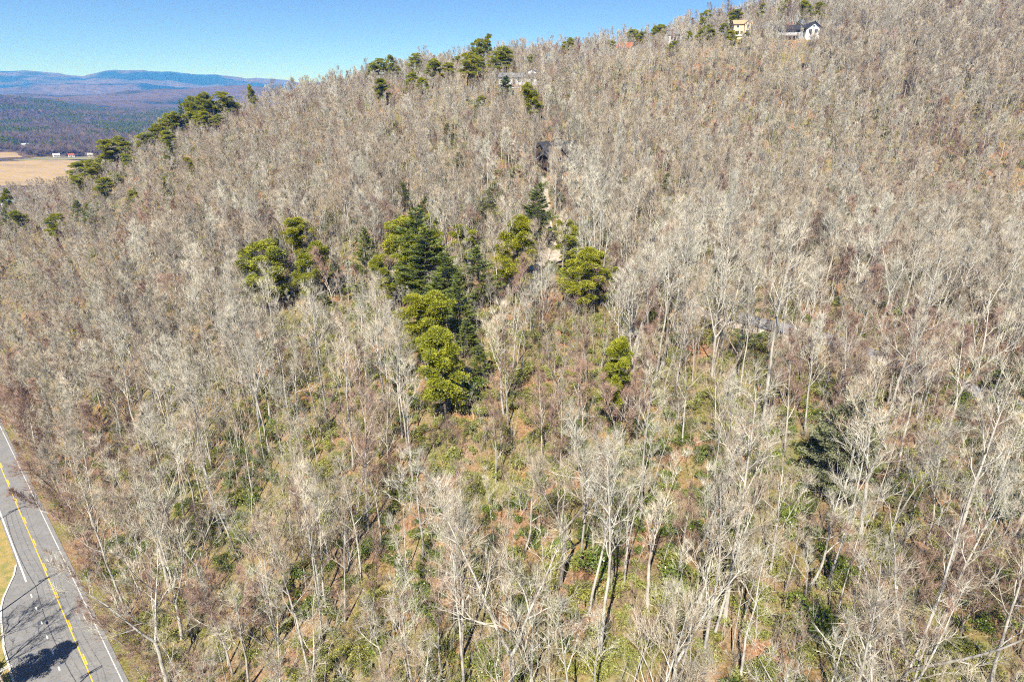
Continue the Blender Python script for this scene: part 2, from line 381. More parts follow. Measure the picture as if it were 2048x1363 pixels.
# ------------------------------------------------------------------ roads
def strip(name, line, half, mat, lift=.03, step=1.0, crown=0.0, parent=None, smooth_line=True):
    """a ribbon laid on the terrain along a polyline"""
    L = np.array(line, float)
    if smooth_line and len(L) > 3:
        t = np.arange(len(L)); tt = np.linspace(0, len(L) - 1, len(L) * 8)
        Lx = np.interp(tt, t, L[:, 0]); Ly = np.interp(tt, t, L[:, 1])
        for _ in range(6):
            Lx[1:-1] = (Lx[:-2] + 2 * Lx[1:-1] + Lx[2:]) / 4; Ly[1:-1] = (Ly[:-2] + 2 * Ly[1:-1] + Ly[2:]) / 4
        L = np.stack([Lx, Ly], 1)
    d = np.gradient(L, axis=0); d /= np.linalg.norm(d, axis=1)[:, None]; nn = np.stack([d[:, 1], -d[:, 0]], 1)
    cols = 5; v = []
    zc = H(L[:, 0], L[:, 1])
    for k in range(cols):
        o = (k / (cols - 1) * 2 - 1) * half
        p = L + nn * o; z = np.maximum(H(p[:, 0], p[:, 1]), zc - .2) + lift
        v.append(np.stack([p[:, 0], p[:, 1], z], 1))
    v = np.stack(v, 1).reshape(-1, 3); n = len(L)
    i = np.arange(n - 1)[:, None] * cols; j = np.arange(cols - 1)[None, :]
    f = np.stack([i + j, i + cols + j, i + cols + j + 1, i + j + 1], -1).reshape(-1, 4)
    mb = MB(); mb.addf(v, f[:, ::-1]); return mb.build(name, mat, parent)
def asphalt():
    m, nt, b, _ = new_mat('old grey asphalt')
    n1 = noise(nt, .35, 4, .6); n2 = noise(nt, 9, 6, .7); n3 = noise(nt, .7, 6, .7, sc3=(1, 1, 1))
    c = ramp(nt, n2, [(.3, (.15, .148, .146)), (.7, (.225, .22, .214))])
    c = mix(nt, ramp(nt, n1, [(.35, (0, 0, 0)), (.7, (.5, .5, .5))]), c, (.265, .258, .25))
    crack = ramp(nt, n3, [(.487, (1, 1, 1)), (.497, (.55, .55, .55)), (.503, (.55, .55, .55)), (.513, (1, 1, 1))])
    nt.links.new(mix(nt, 1.0, c, crack, 'MULTIPLY'), b.inputs['Base Color']); b.inputs['Roughness'].default_value = .9
    bump(nt, b, n2, .3, .02); return m
M['asphalt'] = asphalt()
def paint(name, col, worn):
    m, nt, b, _ = new_mat(name); n = noise(nt, 5, 6, .75)
    nt.links.new(ramp(nt, n, [(worn, (.34, .33, .33)), (worn + .09, col), (.8, tuple(min(1, k * 1.1) for k in col))]), b.inputs['Base Color']); return m
M['white_paint'] = paint('worn white paint', (.72, .72, .70), .30)
M['white_worn'] = paint('very worn white paint', (.62, .61, .58), .44)
M['yellow_paint'] = paint('yellow road paint', (.78, .45, .035), .28)
M['concrete'] = plain('pale kerb concrete', (.50, .49, .46), .9, .2, 2)
def grass_mat():
    m, nt, b, _ = new_mat('winter grass'); n1 = noise(nt, .5, 5, .6); n2 = noise(nt, 5, 5, .7)
    c = ramp(nt, n2, [(.3, (.17, .13, .04)), (.5, (.34, .25, .09)), (.7, (.48, .36, .17))])
    c = mix(nt, ramp(nt, n1, [(.45, (0, 0, 0)), (.6, (.8, .8, .8))]), c, (.17, .19, .055))
    nt.links.new(c, b.inputs['Base Color']); bump(nt, b, n2, .8, .12); return m
M['grass'] = grass_mat()
def rxy(s, n): q = RD * s + RN * n; return float(q[0]), float(q[1])
def rquad(mb, s0, s1, n0, n1, z, steps=1, n0b=None, n1b=None):
    n0b = n0 if n0b is None else n0b; n1b = n1 if n1b is None else n1b
    for k in range(steps):
        a, b_ = k / steps, (k + 1) / steps
        q = [(s0 + (s1 - s0) * t, (n0 + (n0b - n0) * t) if side == 0 else (n1 + (n1b - n1) * t)) for t, side in ((a, 0), (a, 1), (b_, 1), (b_, 0))]
        mb.add([(*rxy(*p), z) for p in q], [(0, 1, 2, 3)])
Z0 = .06
verge = MB(); rquad(verge, 20, 320, -16, -.9, Z0 - .03, 30)
vo = verge.build('grass_verge', M['grass']); tag(vo, 'dry golden grass verge left of the main road', 'verge', kind='structure')
# main road with the side-lane apron that opens to the left
road_e = [(-60, -6.0), (108, -5.8), (114, -5.3), (118, -4.8), (120.6, -4.1), (123.5, -2.9), (126, -1.8), (129, -1.05), (420, -.85)]
mb = MB(); pts = []
for s, n in road_e: pts.append((*rxy(s, n), Z0))
for s, n in reversed(road_e): pts.append((*rxy(s, 6.1), Z0))
k = len(road_e); mb.add(pts, [(i, 2 * k - 1 - i, 2 * k - 2 - i, i + 1) for i in range(k - 1)])
road = mb.build('main_road', M['asphalt']); tag(road, 'grey asphalt two lane road with a yellow centre line', 'road', kind='structure')
def marking(name, mat, items, z=Z0 + .005):
    mb = MB()
    for it in items: rquad(mb, *it[:4], z, *it[4:])
    return mb.build(name, mat, road)
marking('centre_line', M['yellow_paint'], [(-60, 420, 2.22, 2.36, 40)])
for k in range(44):                                   # broken yellow line beside the solid one
    s = -40 + k * 9.6
    marking('centre_dash', M['yellow_paint'], [(s, s + 2.7, 2.44, 2.60)])
marking('edge_line', M['white_worn'], [(-60, 420, 5.36, 5.50, 60)])
marking('edge_line', M['white_paint'], [(122.4, 420, -.80, -.58, 40, -.7, -.5)])
for k in range(12):
    s = 79.4 + k * 4.2
    if s > 121: break
    marking('lane_dash', M['white_paint'], [(s, s + 1.0, -.80, -.62)])
kb = MB()
for (s0, n0), (s1, n1) in zip(road_e[1:7], road_e[2:8]):
    kb.add([(*rxy(s0, n0 - .28), Z0 + .10), (*rxy(s0, n0 + .02), Z0 + .10), (*rxy(s1, n1 + .02), Z0 + .10), (*rxy(s1, n1 - .28), Z0 + .10),
            (*rxy(s0, n0 - .28), Z0 - .1), (*rxy(s0, n0 + .02), Z0 - .1), (*rxy(s1, n1 + .02), Z0 - .1), (*rxy(s1, n1 - .28), Z0 - .1)],
           [(0, 1, 2, 3), (1, 5, 6, 2), (0, 3, 7, 4), (0, 4, 5, 1), (3, 2, 6, 7)])
rquad(kb, 60, 108, -6.15, -5.85, Z0 + .10)
kb.build('kerb', M['concrete'], road)

M['gravel'] = plain('pale gravel', (.38, .32, .26), .95, .45, 1.2)
M['lane'] = plain('grey lane asphalt', (.20, .20, .215), .9, .25, 2)
DRIVE = [(62, 121), (45.2, 128.6), (39.3, 140.5), (36.5, 148.1), (29.9, 155.3), (20.9, 157.7), (11.6, 158.9), (10.1, 169.7), (10.3, 183.5), (9.9, 196.0), (10.0, 204.0)]
LANE = [(52, 130), (72.7, 119.0), (78.1, 112.9), (80.9, 110.5), (86.9, 106.8), (92.4, 103.2), (96.4, 99.7), (102.3, 95.1), (125, 80), (150, 70)]
tag(strip('gravel_driveway', DRIVE, 1.5, M['gravel'], .12), 'pale gravel driveway behind the central pines', 'driveway', kind='structure')
tag(strip('gravel_clearing', [(4, 153), (9, 156), (15, 158), (20, 160)], 4.2, M['gravel'], .16), 'pale gravel turning space beside the central pines', 'clearing', kind='structure')
lane = strip('side_lane', LANE, 2.6, M['lane'], .12); tag(lane, 'narrow grey lane crossing the wood at the right', 'road', kind='structure')
for sgn in (-1, 1):
    L = np.array(LANE); d = np.gradient(L, axis=0); d /= np.linalg.norm(d, axis=1)[:, None]
    strip('verge', (L + np.stack([d[:, 1], -d[:, 0]], 1) * sgn * 3.1).tolist(), .55, M['grass'], .10, parent=lane)

# ------------------------------------------------------------------ valley fields
def field_mat(name, a, b_, g):
    m, nt, b, _ = new_mat(name); n1 = noise(nt, .012, 4, .6, sc3=(1, 2.2, 1)); n2 = noise(nt, .15, 5, .7)
    c = ramp(nt, n2, [(.3, a), (.7, b_)]); c = mix(nt, ramp(nt, n1, [(.5, (0, 0, 0)), (.66, (.7, .7, .7))]), c, g)
    nt.links.new(c, b.inputs['Base Color']); b.inputs['Roughness'].default_value = 1; return m
M['field'] = field_mat('dry hay field', (.30, .21, .115), (.40, .30, .17), (.21, .16, .10))
M['field_g'] = field_mat('greenish pasture', (.20, .20, .09), (.26, .24, .12), (.28, .23, .13))
FIELD_POLY = {}
def patch(name, poly, mat, lift, res=10):
    """a field: a fan of the outline subdivided over the terrain"""
    FIELD_POLY[name] = poly; P = np.array(poly, float); c = P.mean(0); rows = 8; v = []; n = 0; Pd = []
    for a, b_ in zip(P, np.roll(P, -1, 0)):
        for t in np.arange(6) / 6: Pd.append(a + (b_ - a) * t + rng.normal(0, 1.2, 2))
    Pd = np.array(Pd); m = len(Pd)
    for k in range(1, rows + 1): v.append(c + (Pd - c) * k / rows)
    v = np.concatenate([[c]] + v); z = H(v[:, 0], v[:, 1]) + lift
    f = [(0, 1 + i, 1 + (i + 1) % m) for i in range(m)]
    for k in range(rows - 1):
        for i in range(m):
            j = (i + 1) % m; f.append((1 + k * m + i, 1 + (k + 1) * m + i, 1 + (k + 1) * m + j, 1 + k * m + j))
    mb = MB(); mb.add(np.column_stack([v, z]), f); o = mb.build(name, mat)
    if o.data.polygons[0].normal.z < 0: o.data.flip_normals()
    return o
tag(patch('hay_field', [(-1000, 930), (-808, 975), (-745, 1012), (-660, 985), (-560, 900), (-480, 790), (-480, 712), (-600, 706), (-800, 740), (-1000, 800)], M['field'], .5), 'large tan hay field on the valley floor', 'field', kind='structure')
tag(patch('pasture', [(-800, 990), (-745, 1024), (-640, 1010), (-560, 940), (-600, 1030), (-690, 1056), (-790, 1040)], M['field_g'], .8), 'greenish pasture strip behind the hay field', 'field', kind='structure')
tag(patch('river_meadow', [(-590, 668), (-500, 672), (-420, 640), (-520, 640)], M['field'], .5), 'narrow tan meadow in front of the hay field', 'field', kind='structure')
tag(patch('far_meadow', [(-1000, 990), (-860, 1015), (-815, 1040), (-880, 1110), (-1010, 1090)], M['field'], .6), 'small tan meadow at the far left below dark pines', 'field', kind='structure')
M['valley_road'] = plain('valley road', (.12, .12, .13), .9)
tag(strip('valley_road', [(-1100, 930), (-900, 985), (-800, 1003), (-740, 1038), (-600, 1062)], 4, M['valley_road'], .9), 'dark valley road running behind the hay field', 'road', kind='structure')

# ------------------------------------------------------------------ houses
M['roof_dark'] = plain('dark charcoal shingles', (.035, .037, .045), .85, .35, 6)
M['roof_grey'] = plain('grey shingles', (.16, .16, .17), .85, .3, 6)
M['roof_green'] = plain('green metal roof', (.10, .20, .19), .5, .1, 2, .4)
M['roof_tan'] = plain('tan shingles', (.40, .27, .16), .85, .2, 5)
M['roof_red'] = plain('rust red roof', (.36, .10, .055), .8, .2, 3)
M['roof_white'] = plain('white membrane roof', (.66, .68, .70), .7, .12, .6)
M['wall_white'] = plain('white siding', (.76, .77, .77), .8, .06, 3)
M['wall_cream'] = plain('cream siding', (.70, .55, .36), .8, .08, 3)
M['wall_dark'] = plain('dark brown siding', (.10, .075, .06), .85, .2, 3)
M['wall_grey'] = plain('blue grey siding', (.30, .33, .37), .8, .1, 3)
M['deck'] = plain('weathered deck boards', (.42, .36, .31), .9, .2, 6)
M['trim'] = plain('white trim', (.78, .78, .77), .7, .04)
M['brick'] = plain('chimney brick', (.30, .14, .10), .9, .25, 6)
def glass():
    m, nt, b, _ = new_mat('window glass'); b.inputs['Base Color'].default_value = (.03, .04, .055, 1); b.inputs['Roughness'].default_value = .08; b.inputs['Specular IOR Level'].default_value = .7; return m
M['glass'] = glass()
def gable_volume(root, w, d, h, rise, wall, roof, over=.5, off=(0, 0), rz=0.0, z0=-1.5, rname='roof'):
    """walls with two gables (ridge along local x) and a pitched roof of two thick slabs with overhanging eaves"""
    ca, sa = math.cos(rz), math.sin(rz)
    T = lambda p: [(x * ca - y * sa + off[0], x * sa + y * ca + off[1], z) for x, y, z in p]
    mb = MB(); x, y = w / 2, d / 2
    mb.add(T([(-x, -y, z0), (x, -y, z0), (x, y, z0), (-x, y, z0), (-x, -y, h), (x, -y, h), (x, y, h), (-x, y, h), (-x, 0, h + rise), (x, 0, h + rise)]),
           [(0, 1, 5, 4), (1, 2, 6, 9, 5), (2, 3, 7, 6), (3, 0, 4, 8, 7)])
    mb.build('wall', wall, root)
    rb = MB(); xo = x + over; sl_ = rise / y; yo = y + over; ze = h - over * sl_ + .04; zr = h + rise + .04; th = .22
    rb.add(T([(-xo, -yo, ze), (xo, -yo, ze), (xo, 0, zr), (-xo, 0, zr), (-xo, yo, ze), (xo, yo, ze),
              (-xo, -yo, ze + th), (xo, -yo, ze + th), (xo, 0, zr + th), (-xo, 0, zr + th), (-xo, yo, ze + th), (xo, yo, ze + th)]),
           [(0, 3, 2, 1), (3, 4, 5, 2), (6, 7, 8, 9), (9, 8, 11, 10), (0, 1, 7, 6), (4, 10, 11, 5), (0, 6, 9, 3), (3, 9, 10, 4), (1, 2, 8, 7), (2, 5, 11, 8)])
    return rb.build(rname, roof, root), T
def window(root, T, c, size, axis='y', mat=None):
    """a framed pane standing 6 cm proud of the wall it is set in; axis = the way it faces"""
    w, h = size; x, y, z = c; fr = MB(); gl = MB()
    if axis in ('y', '-y'):
        sg = -1 if axis == '-y' else 1
        bars = [((x, y, z + h / 2), (w + .2, .12, .12)), ((x, y, z - h / 2), (w + .2, .16, .12)), ((x - w / 2, y, z), (.1, .12, h)), ((x + w / 2, y, z), (.1, .12, h)), ((x, y, z), (.05, .1, h))]
        gl.add(T([(x - w / 2, y + sg * .03, z - h / 2), (x + w / 2, y + sg * .03, z - h / 2), (x + w / 2, y + sg * .03, z + h / 2), (x - w / 2, y + sg * .03, z + h / 2)]), [(0, 1, 2, 3)])
    else:
        sg = -1 if axis == '-x' else 1
        bars = [((x, y, z + h / 2), (.12, w + .2, .12)), ((x, y, z - h / 2), (.16, w + .2, .12)), ((x, y - w / 2, z), (.12, .1, h)), ((x, y + w / 2, z), (.12, .1, h)), ((x, y, z), (.1, .05, h))]
        gl.add(T([(x + sg * .03, y - w / 2, z - h / 2), (x + sg * .03, y + w / 2, z - h / 2), (x + sg * .03, y + w / 2, z + h / 2), (x + sg * .03, y - w / 2, z + h / 2)]), [(0, 1, 2, 3)])
    for c_, s_ in bars:
        q = np.array([(a, b_, e) for e in (-.5, .5) for b_ in (-.5, .5) for a in (-.5, .5)]) * s_ + c_
        fr.add(T(q.tolist()), [(0, 2, 3, 1), (4, 5, 7, 6), (0, 1, 5, 4), (2, 6, 7, 3), (0, 4, 6, 2), (1, 3, 7, 5)])
    wo_ = gl.build('window', M['glass'], root); fr.build('frame', mat or M['trim'], wo_)
def part_box(root, name, mat, c, s, rz=0.0):
    mb = MB(); mb.box(c, s, rz); return mb.build(name, mat, root)
def house_at(name, x, y, rz, label, dz=0.0, group='houses on the hillside'):
    o = empty(name, (x, y, Hs(x, y) + dz), rz); tag(o, label, 'house', group); return o

# dark roofed house on the crest: a low wing with a deck and a white gable end turned to the valley
h1 = house_at('hillside_house', 143, 337, math.radians(-6), 'dark roofed house with a white gable end, on the crest at upper right', .6)
_, T = gable_volume(h1, 12.5, 7, 2.9, 1.9, M['wall_grey'], M['roof_dark'], .9, (-3.4, 1.2))
for xx in (-7.5, -5.0, -2.4): window(h1, T, (xx + 3.4, -3.53, 1.6), (1.4, 1.5), '-y')
part_box(h1, 'door', M['wall_dark'], (-.2, -2.36, 1.1), (1.0, .1, 2.1))
part_box(h1, 'deck', M['deck'], (-4.6, -3.9, -.15), (9.6, 2.8, .22))
for k in range(6): part_box(h1, 'deck_post', M['deck'], (-9.2 + k * 1.8, -5.1, -.6), (.16, .16, 3.4))
part_box(h1, 'railing', M['trim'], (-4.6, -5.2, .85), (9.6, .08, .16)); part_box(h1, 'railing', M['trim'], (-4.6, -5.2, .35), (9.6, .06, .1))
_, T2 = gable_volume(h1, 9.5, 6.6, 3.3, 2.5, M['wall_white'], M['roof_dark'], .9, (6.2, .4), math.pi / 2, -2.6)
window(h1, T2, (-4.80, 1.4, 1.7), (1.5, 1.7), '-x'); window(h1, T2, (-4.80, -1.4, 1.7), (1.5, 1.7), '-x'); window(h1, T2, (-4.80, 0, 4.0), (1.0, .9), '-x')
part_box(h1, 'chimney', M['brick'], (-2.5, 2.2, 5.4), (.8, .8, 2.2))

# cream two storey house among the crest pines
h2 = house_at('hillside_house', 118, 347, math.radians(-8), 'cream two storey house behind pines near the crest', .2)
rf, T = gable_volume(h2, 8.6, 7.5, 5.4, 1.9, M['wall_cream'], M['roof_tan'], .45, (0, 0))
for xx, zz in ((-2.4, 1.6), (1.9, 1.6), (2.2, 4.3), (-2.4, 4.3)): window(h2, T, (xx, -3.78, zz), (1.9 if zz < 2 else 1.3, 1.7 if zz < 2 else 1.2), '-y')
part_box(h2, 'porch_wall', M['wall_white'], (0, -3.9, .2), (8.4, .2, .9)); part_box(h2, 'door', M['wall_dark'], (-.2, -3.80, 1.15), (1.0, .1, 2.1))
_, T2 = gable_volume(h2, 2.2, 3.0, 5.5, 1.3, M['wall_cream'], M['roof_tan'], .3, (2.3, -4.2), math.pi / 2, -1.5, 'dormer_roof')
window(h2, T2, (-1.15, 0, 4.2), (1.2, 1.2), '-x'); window(h2, T2, (-1.15, 0, 1.6), (1.8, 1.6), '-x')

# long white house below the upper pine group
h3 = house_at('hillside_house', 2.5, 306, math.radians(4), 'long white house glimpsed below the upper pine group', .4)
_, T = gable_volume(h3, 17.5, 8, 3.1, 1.7, M['wall_white'], M['roof_grey'], .5)
for xx in (-7, -4.2, .5, 3.2, 6.4): window(h3, T, (xx, -4.03, 1.7), (1.5, 1.5), '-y')
part_box(h3, 'door', M['wall_dark'], (-1.7, -4.05, 1.1), (1.1, .1, 2.1)); part_box(h3, 'chimney', M['brick'], (4.5, .8, 5.0), (.9, .8, 2.0))
part_box(h3, 'foundation', M['brick'], (0, 0, -.6), (17.7, 8.2, 1.0))
_, T2 = gable_volume(h3, 6, 5.5, 5.2, 1.5, M['wall_white'], M['roof_grey'], .4, (6.5, 2.2), math.pi / 2)
window(h3, T2, (-3.03, .2, 4.1), (1.3, 1.2), '-x')

# dark roofed house at the head of the gravel driveway
h4 = house_at('hillside_house', 15.5, 214, math.radians(28), 'dark grey roofed house half hidden by bare trees above the driveway', 1.0)
_, T = gable_volume(h4, 13.5, 9.5, 3.0, 3.2, M['wall_dark'], M['roof_dark'], .8)
for xx in (-4.5, -1.5, 3.6): window(h4, T, (xx, -4.78, 1.6), (1.6, 1.5), '-y')
part_box(h4, 'door', M['wall_grey'], (1.3, -4.80, 1.1), (1.0, .1, 2.1)); part_box(h4, 'chimney', M['brick'], (-3, .8, 6.3), (.9, .9, 2.0))
_, T2 = gable_volume(h4, 6.5, 6, 2.8, 2.4, M['wall_dark'], M['roof_dark'], .7, (-4.2, -4.5), math.pi / 2)
window(h4, T2, (-3.28, 0, 1.6), (2.0, 1.5), '-x')
part_box(h4, 'deck', M['deck'], (3.6, -6.1, .1), (6.0, 2.6, .2))

# two rooftops breaking the skyline
h5 = house_at('hillside_house', 60, 352, math.radians(-24), 'rust red roof of a small house on the skyline', .6)
_, T = gable_volume(h5, 7.5, 5.5, 2.8, 2.1, M['wall_cream'], M['roof_red'], .6)
window(h5, T, (-1.5, -2.78, 1.5), (1.3, 1.3), '-y'); window(h5, T, (1.6, -2.78, 1.5), (1.3, 1.3), '-y'); part_box(h5, 'door', M['wall_dark'], (0, -2.80, 1.0), (.9, .1, 2.0))
h6 = house_at('hillside_house', 87, 362, math.radians(8), 'small white house behind crest pines on the skyline', 1.8)
_, T = gable_volume(h6, 7.5, 6, 3.2, 1.7, M['wall_white'], M['roof_grey'], .4)
window(h6, T, (-1.8, -3.03, 1.7), (1.4, 1.4), '-y'); window(h6, T, (1.8, -3.03, 1.7), (1.4, 1.4), '-y'); part_box(h6, 'door', M['wall_dark'], (0, -3.05, 1.05), (.9, .1, 2.0))

# commercial buildings at the foot of the spur, far left
b1 = empty('roadside_building', (-441, 548, Hs(-441, 548) + .2), math.radians(50)); tag(b1, 'building with green metal roof and white gable at the far left', 'building', 'buildings at the foot of the spur')
_, T = gable_volume(b1, 30, 12, 4.6, 3.0, M['wall_white'], M['roof_green'], .7)
for k in range(6): window(b1, T, (-12 + k * 4.6, -6.03, 2.2), (2.0, 1.8), '-y')
window(b1, T, (-15.03, 0, 2.4), (2.4, 2.0), '-x'); part_box(b1, 'door', M['wall_dark'], (-15.06, 3.4, 1.2), (.1, 1.3, 2.3))
b2 = empty('roadside_building', (-410, 527, Hs(-410, 527) + .2), math.radians(40)); tag(b2, 'flat white roofed building beside the green roofed one, far left', 'building', 'buildings at the foot of the spur')
mb = MB(); mb.box((0, 0, 1.2), (26, 17, 6)); mb.build('wall', M['wall_grey'], b2)
part_box(b2, 'roof', M['roof_white'], (0, 0, 4.35), (26.6, 17.6, .3)); part_box(b2, 'parapet', M['trim'], (0, -8.9, 4.65), (26.8, .25, .4))
Ti = lambda p: p
for k in range(5): window(b2, Ti, (-10 + k * 5, -8.56, 2.0), (2.2, 1.6), '-y')
for k in range(2): part_box(b2, 'roof_vent', M['concrete'], (-5 + 8 * k, 2, 4.95), (1.8, 1.4, .9))
tag(patch('parking_lot', [(-452, 520), (-430, 505), (-400, 498), (-372, 510), (-395, 545), (-440, 540)], M['lane'], .25), 'grey parking lot before the far left buildings', 'parking lot', kind='structure')

# small houses far across the valley
far = [(-946, 1222, 9, 'pale house among dark pines beyond the field', 'wall_white', 'roof_white', 14), (-904, 1178, 25, 'white farmhouse in a clearing beyond the field', 'wall_white', 'roof_white', 13),
       (-826, 1194, -12, 'white house in bare woods right of the clearing beyond the field', 'wall_white', 'roof_white', 9), (-737, 1046, 5, 'red and white farm shed at the far edge of the hay field', 'wall_white', 'roof_red', 8),
       (-762, 1046, 12, 'low white barn left of the red and white shed', 'wall_white', 'roof_white', 9), (-712, 1056, -5, 'small white barn right of the red and white shed', 'wall_white', 'roof_white', 7),
       (-930, 1300, 20, 'lone white house in bare woods above the field', 'wall_white', 'roof_white', 12), (-1013, 1419, -9, 'tan house highest among the far valley houses', 'wall_cream', 'roof_grey', 14)]
for x, y, a, lab, wm, rm, w in far:
    hh = empty('farm_building' if 'barn' in lab or 'shed' in lab else 'valley_house', (x, y, Hs(x, y) + .5), math.radians(35 + a)); tag(hh, lab, 'barn' if 'barn' in lab or 'shed' in lab else 'house', 'far buildings across the valley')
    _, T = gable_volume(hh, w, w * .6, 3.6, 2.0, M[wm], M[rm], .4)
    for xx in (-.3, .3): window(hh, T, (w * xx, -w * .3 - .03, 1.8), (1.6, 1.5), '-y')
    part_box(hh, 'door', M['wall_dark'], (0, -w * .3 - .06, 1.1), (1.2, .1, 2.2))

# ------------------------------------------------------------------ utility poles, wires
M['pole'] = plain('weathered pole wood', (.30, .25, .20), .9, .25, 4)
M['arm'] = plain('bleached crossarm', (.62, .61, .58), .85, .12, 4)
M['insul'] = plain('grey porcelain', (.45, .47, .5), .3, .05)
M['wire'] = plain('black cable', (.02, .02, .022), .6, .1)
PH = 12.2; arm_dir = Vector((RN[0], RN[1], 0))
poles = [(88.0, -6.3), (116.4, -6.6), (145, -6.9), (60.0, -6.9)]
def pole(i, s, n, lab):
    x, y = rxy(s, n); o = empty('utility_pole', (x, y, 0), math.atan2(RN[1], RN[0])); tag(o, lab, 'utility pole', 'utility poles beside the main road')
    mb = MB(); mb.tube([(0, 0, -1), (0, 0, 4), (0, 0, PH)], [.17, .15, .11], 10, True); mb.build('pole', M['pole'], o, True)
    for yy, zz in ((-.16, PH - .35), (.16, PH - .35)):
        part_box(o, 'crossarm', M['arm'], (0, yy, zz), (2.9, .1, .13))
    for xx in (-1.3, -.45, .45, 1.3):
        mb = MB(); mb.tube([(xx, 0, PH - .28), (xx, 0, PH - .15), (xx, 0, PH - .05)], [.05, .075, .04], 8, True); mb.build('insulator', M['insul'], o)
    for sg in (-1, 1):
        mb = MB(); mb.tube([(0, -.14, PH - 1.1), (sg * .8, -.14, PH - .4)], [.025, .025], 5); mb.build('brace', M['insul'], o)
    return x, y
plab = ['utility pole with pale double crossarms at the lower left corner', 'second utility pole up the road, casting its shadow on the asphalt', 'third utility pole up the road on the grass verge', 'utility pole nearest to the viewer below the lower left corner']
PX = [pole(i, s, n, plab[i]) for i, (s, n) in enumerate(poles)]
wn_lab = ['overhead wire on the outermost insulator away from the wood', 'overhead wire second from the outer end of the crossarms', 'overhead wire third from the outer end of the crossarms', 'overhead wire on the insulator nearest the wood', 'thick black communication cable below the crossarms']
for w_, (ox, oz, rad) in enumerate([(-1.3, PH - .05, .014), (-.45, PH - .05, .014), (.45, PH - .05, .014), (1.3, PH - .05, .014), (.2, PH - 3.2, .035)]):
    mb = MB(); order = [3, 0, 1, 2]; P_ = []
    for a, b_ in zip(order[:-1], order[1:]):
        p0 = np.array(PX[a]); p1 = np.array(PX[b_])
        for t in np.arange(10) / 10:
            q = p0 + (p1 - p0) * t; sag = 4 * t * (1 - t) * .7; P_.append((q[0] + RN[0] * ox, q[1] + RN[1] * ox, oz - sag))
    q = np.array(PX[order[-1]]); P_.append((q[0] + RN[0] * ox, q[1] + RN[1] * ox, oz))
    mb.tube(P_, [rad] * len(P_), 5); wo_ = mb.build('overhead_wire', M['wire']); tag(wo_, wn_lab[w_], 'wire', 'overhead wires along the main road')
    if w_ == 4:
        k_ = np.array(P_[16]); k2 = np.array(P_[17]); dd = (k2 - k_) / np.linalg.norm(k2 - k_)
        mb = MB(); mb.tube([k_, k_ + dd * .05, k_ + dd * .8, k_ + dd * .85], [.03, .13, .13, .03], 8); mb.build('splice_closure', M['wire'], wo_)

# ------------------------------------------------------------------ a parked car on the gravel clearing
def car():
    x, y = 6.0, 150.5; o = empty('parked_car', (x, y, Hs(x, y) + .18), math.radians(65)); tag(o, 'pale blue parked car half hidden by the central pines', 'car')
    cp = plain('pale blue car paint', (.55, .66, .72), .3, .03, 2, .5); tyre = plain('tyre rubber', (.02, .02, .02), .9)
    prof = [(-2.2, .35), (2.2, .35), (2.25, .75), (1.9, .95), (1.0, 1.0), (.45, 1.45), (-1.2, 1.48), (-1.9, 1.05), (-2.25, .95)]
    mb = MB(); k = len(prof); v = []
    for yy, sh in ((-.88, 1), (.88, 1)):
        for px, pz in prof: v.append((px, yy * (.80 if pz > 1.1 else 1), pz))
    mb.add(v, [tuple(range(k)), tuple(reversed(range(k, 2 * k)))] + [(i, k + i, k + (i + 1) % k, (i + 1) % k) for i in range(k)]); mb.build('body', cp, o)
    for c, s in (((.72, 0, 1.24), (.06, 1.3, .36)), ((-1.56, 0, 1.28), (.06, 1.3, .34))): 
        q = part_box(o, 'window', M['glass'], c, s); q.rotation_euler = (0, 0, 0)
    for sg in (-1, 1): part_box(o, 'window', M['glass'], (-.4, sg * .79, 1.22), (1.5, .05, .32))
    for xx in (-1.35, 1.4):
        for sg in (-1, 1):
            mb = MB(); mb.tube([(xx, sg * .72, .32), (xx, sg * .93, .32)], [.33, .33], 14, True); w_ = mb.build('wheel', tyre, o)
            mb = MB(); mb.tube([(xx, sg * .90, .32), (xx, sg * .945, .32)], [.19, .17], 10, True); mb.build('rim', M['insul'], w_)
    for sg in (-1, 1):
        part_box(o, 'headlight', M['trim'], (2.23, sg * .6, .72), (.06, .34, .14)); part_box(o, 'tail_light', M['roof_red'], (-2.24, sg * .65, .82), (.06, .25, .16))
car()
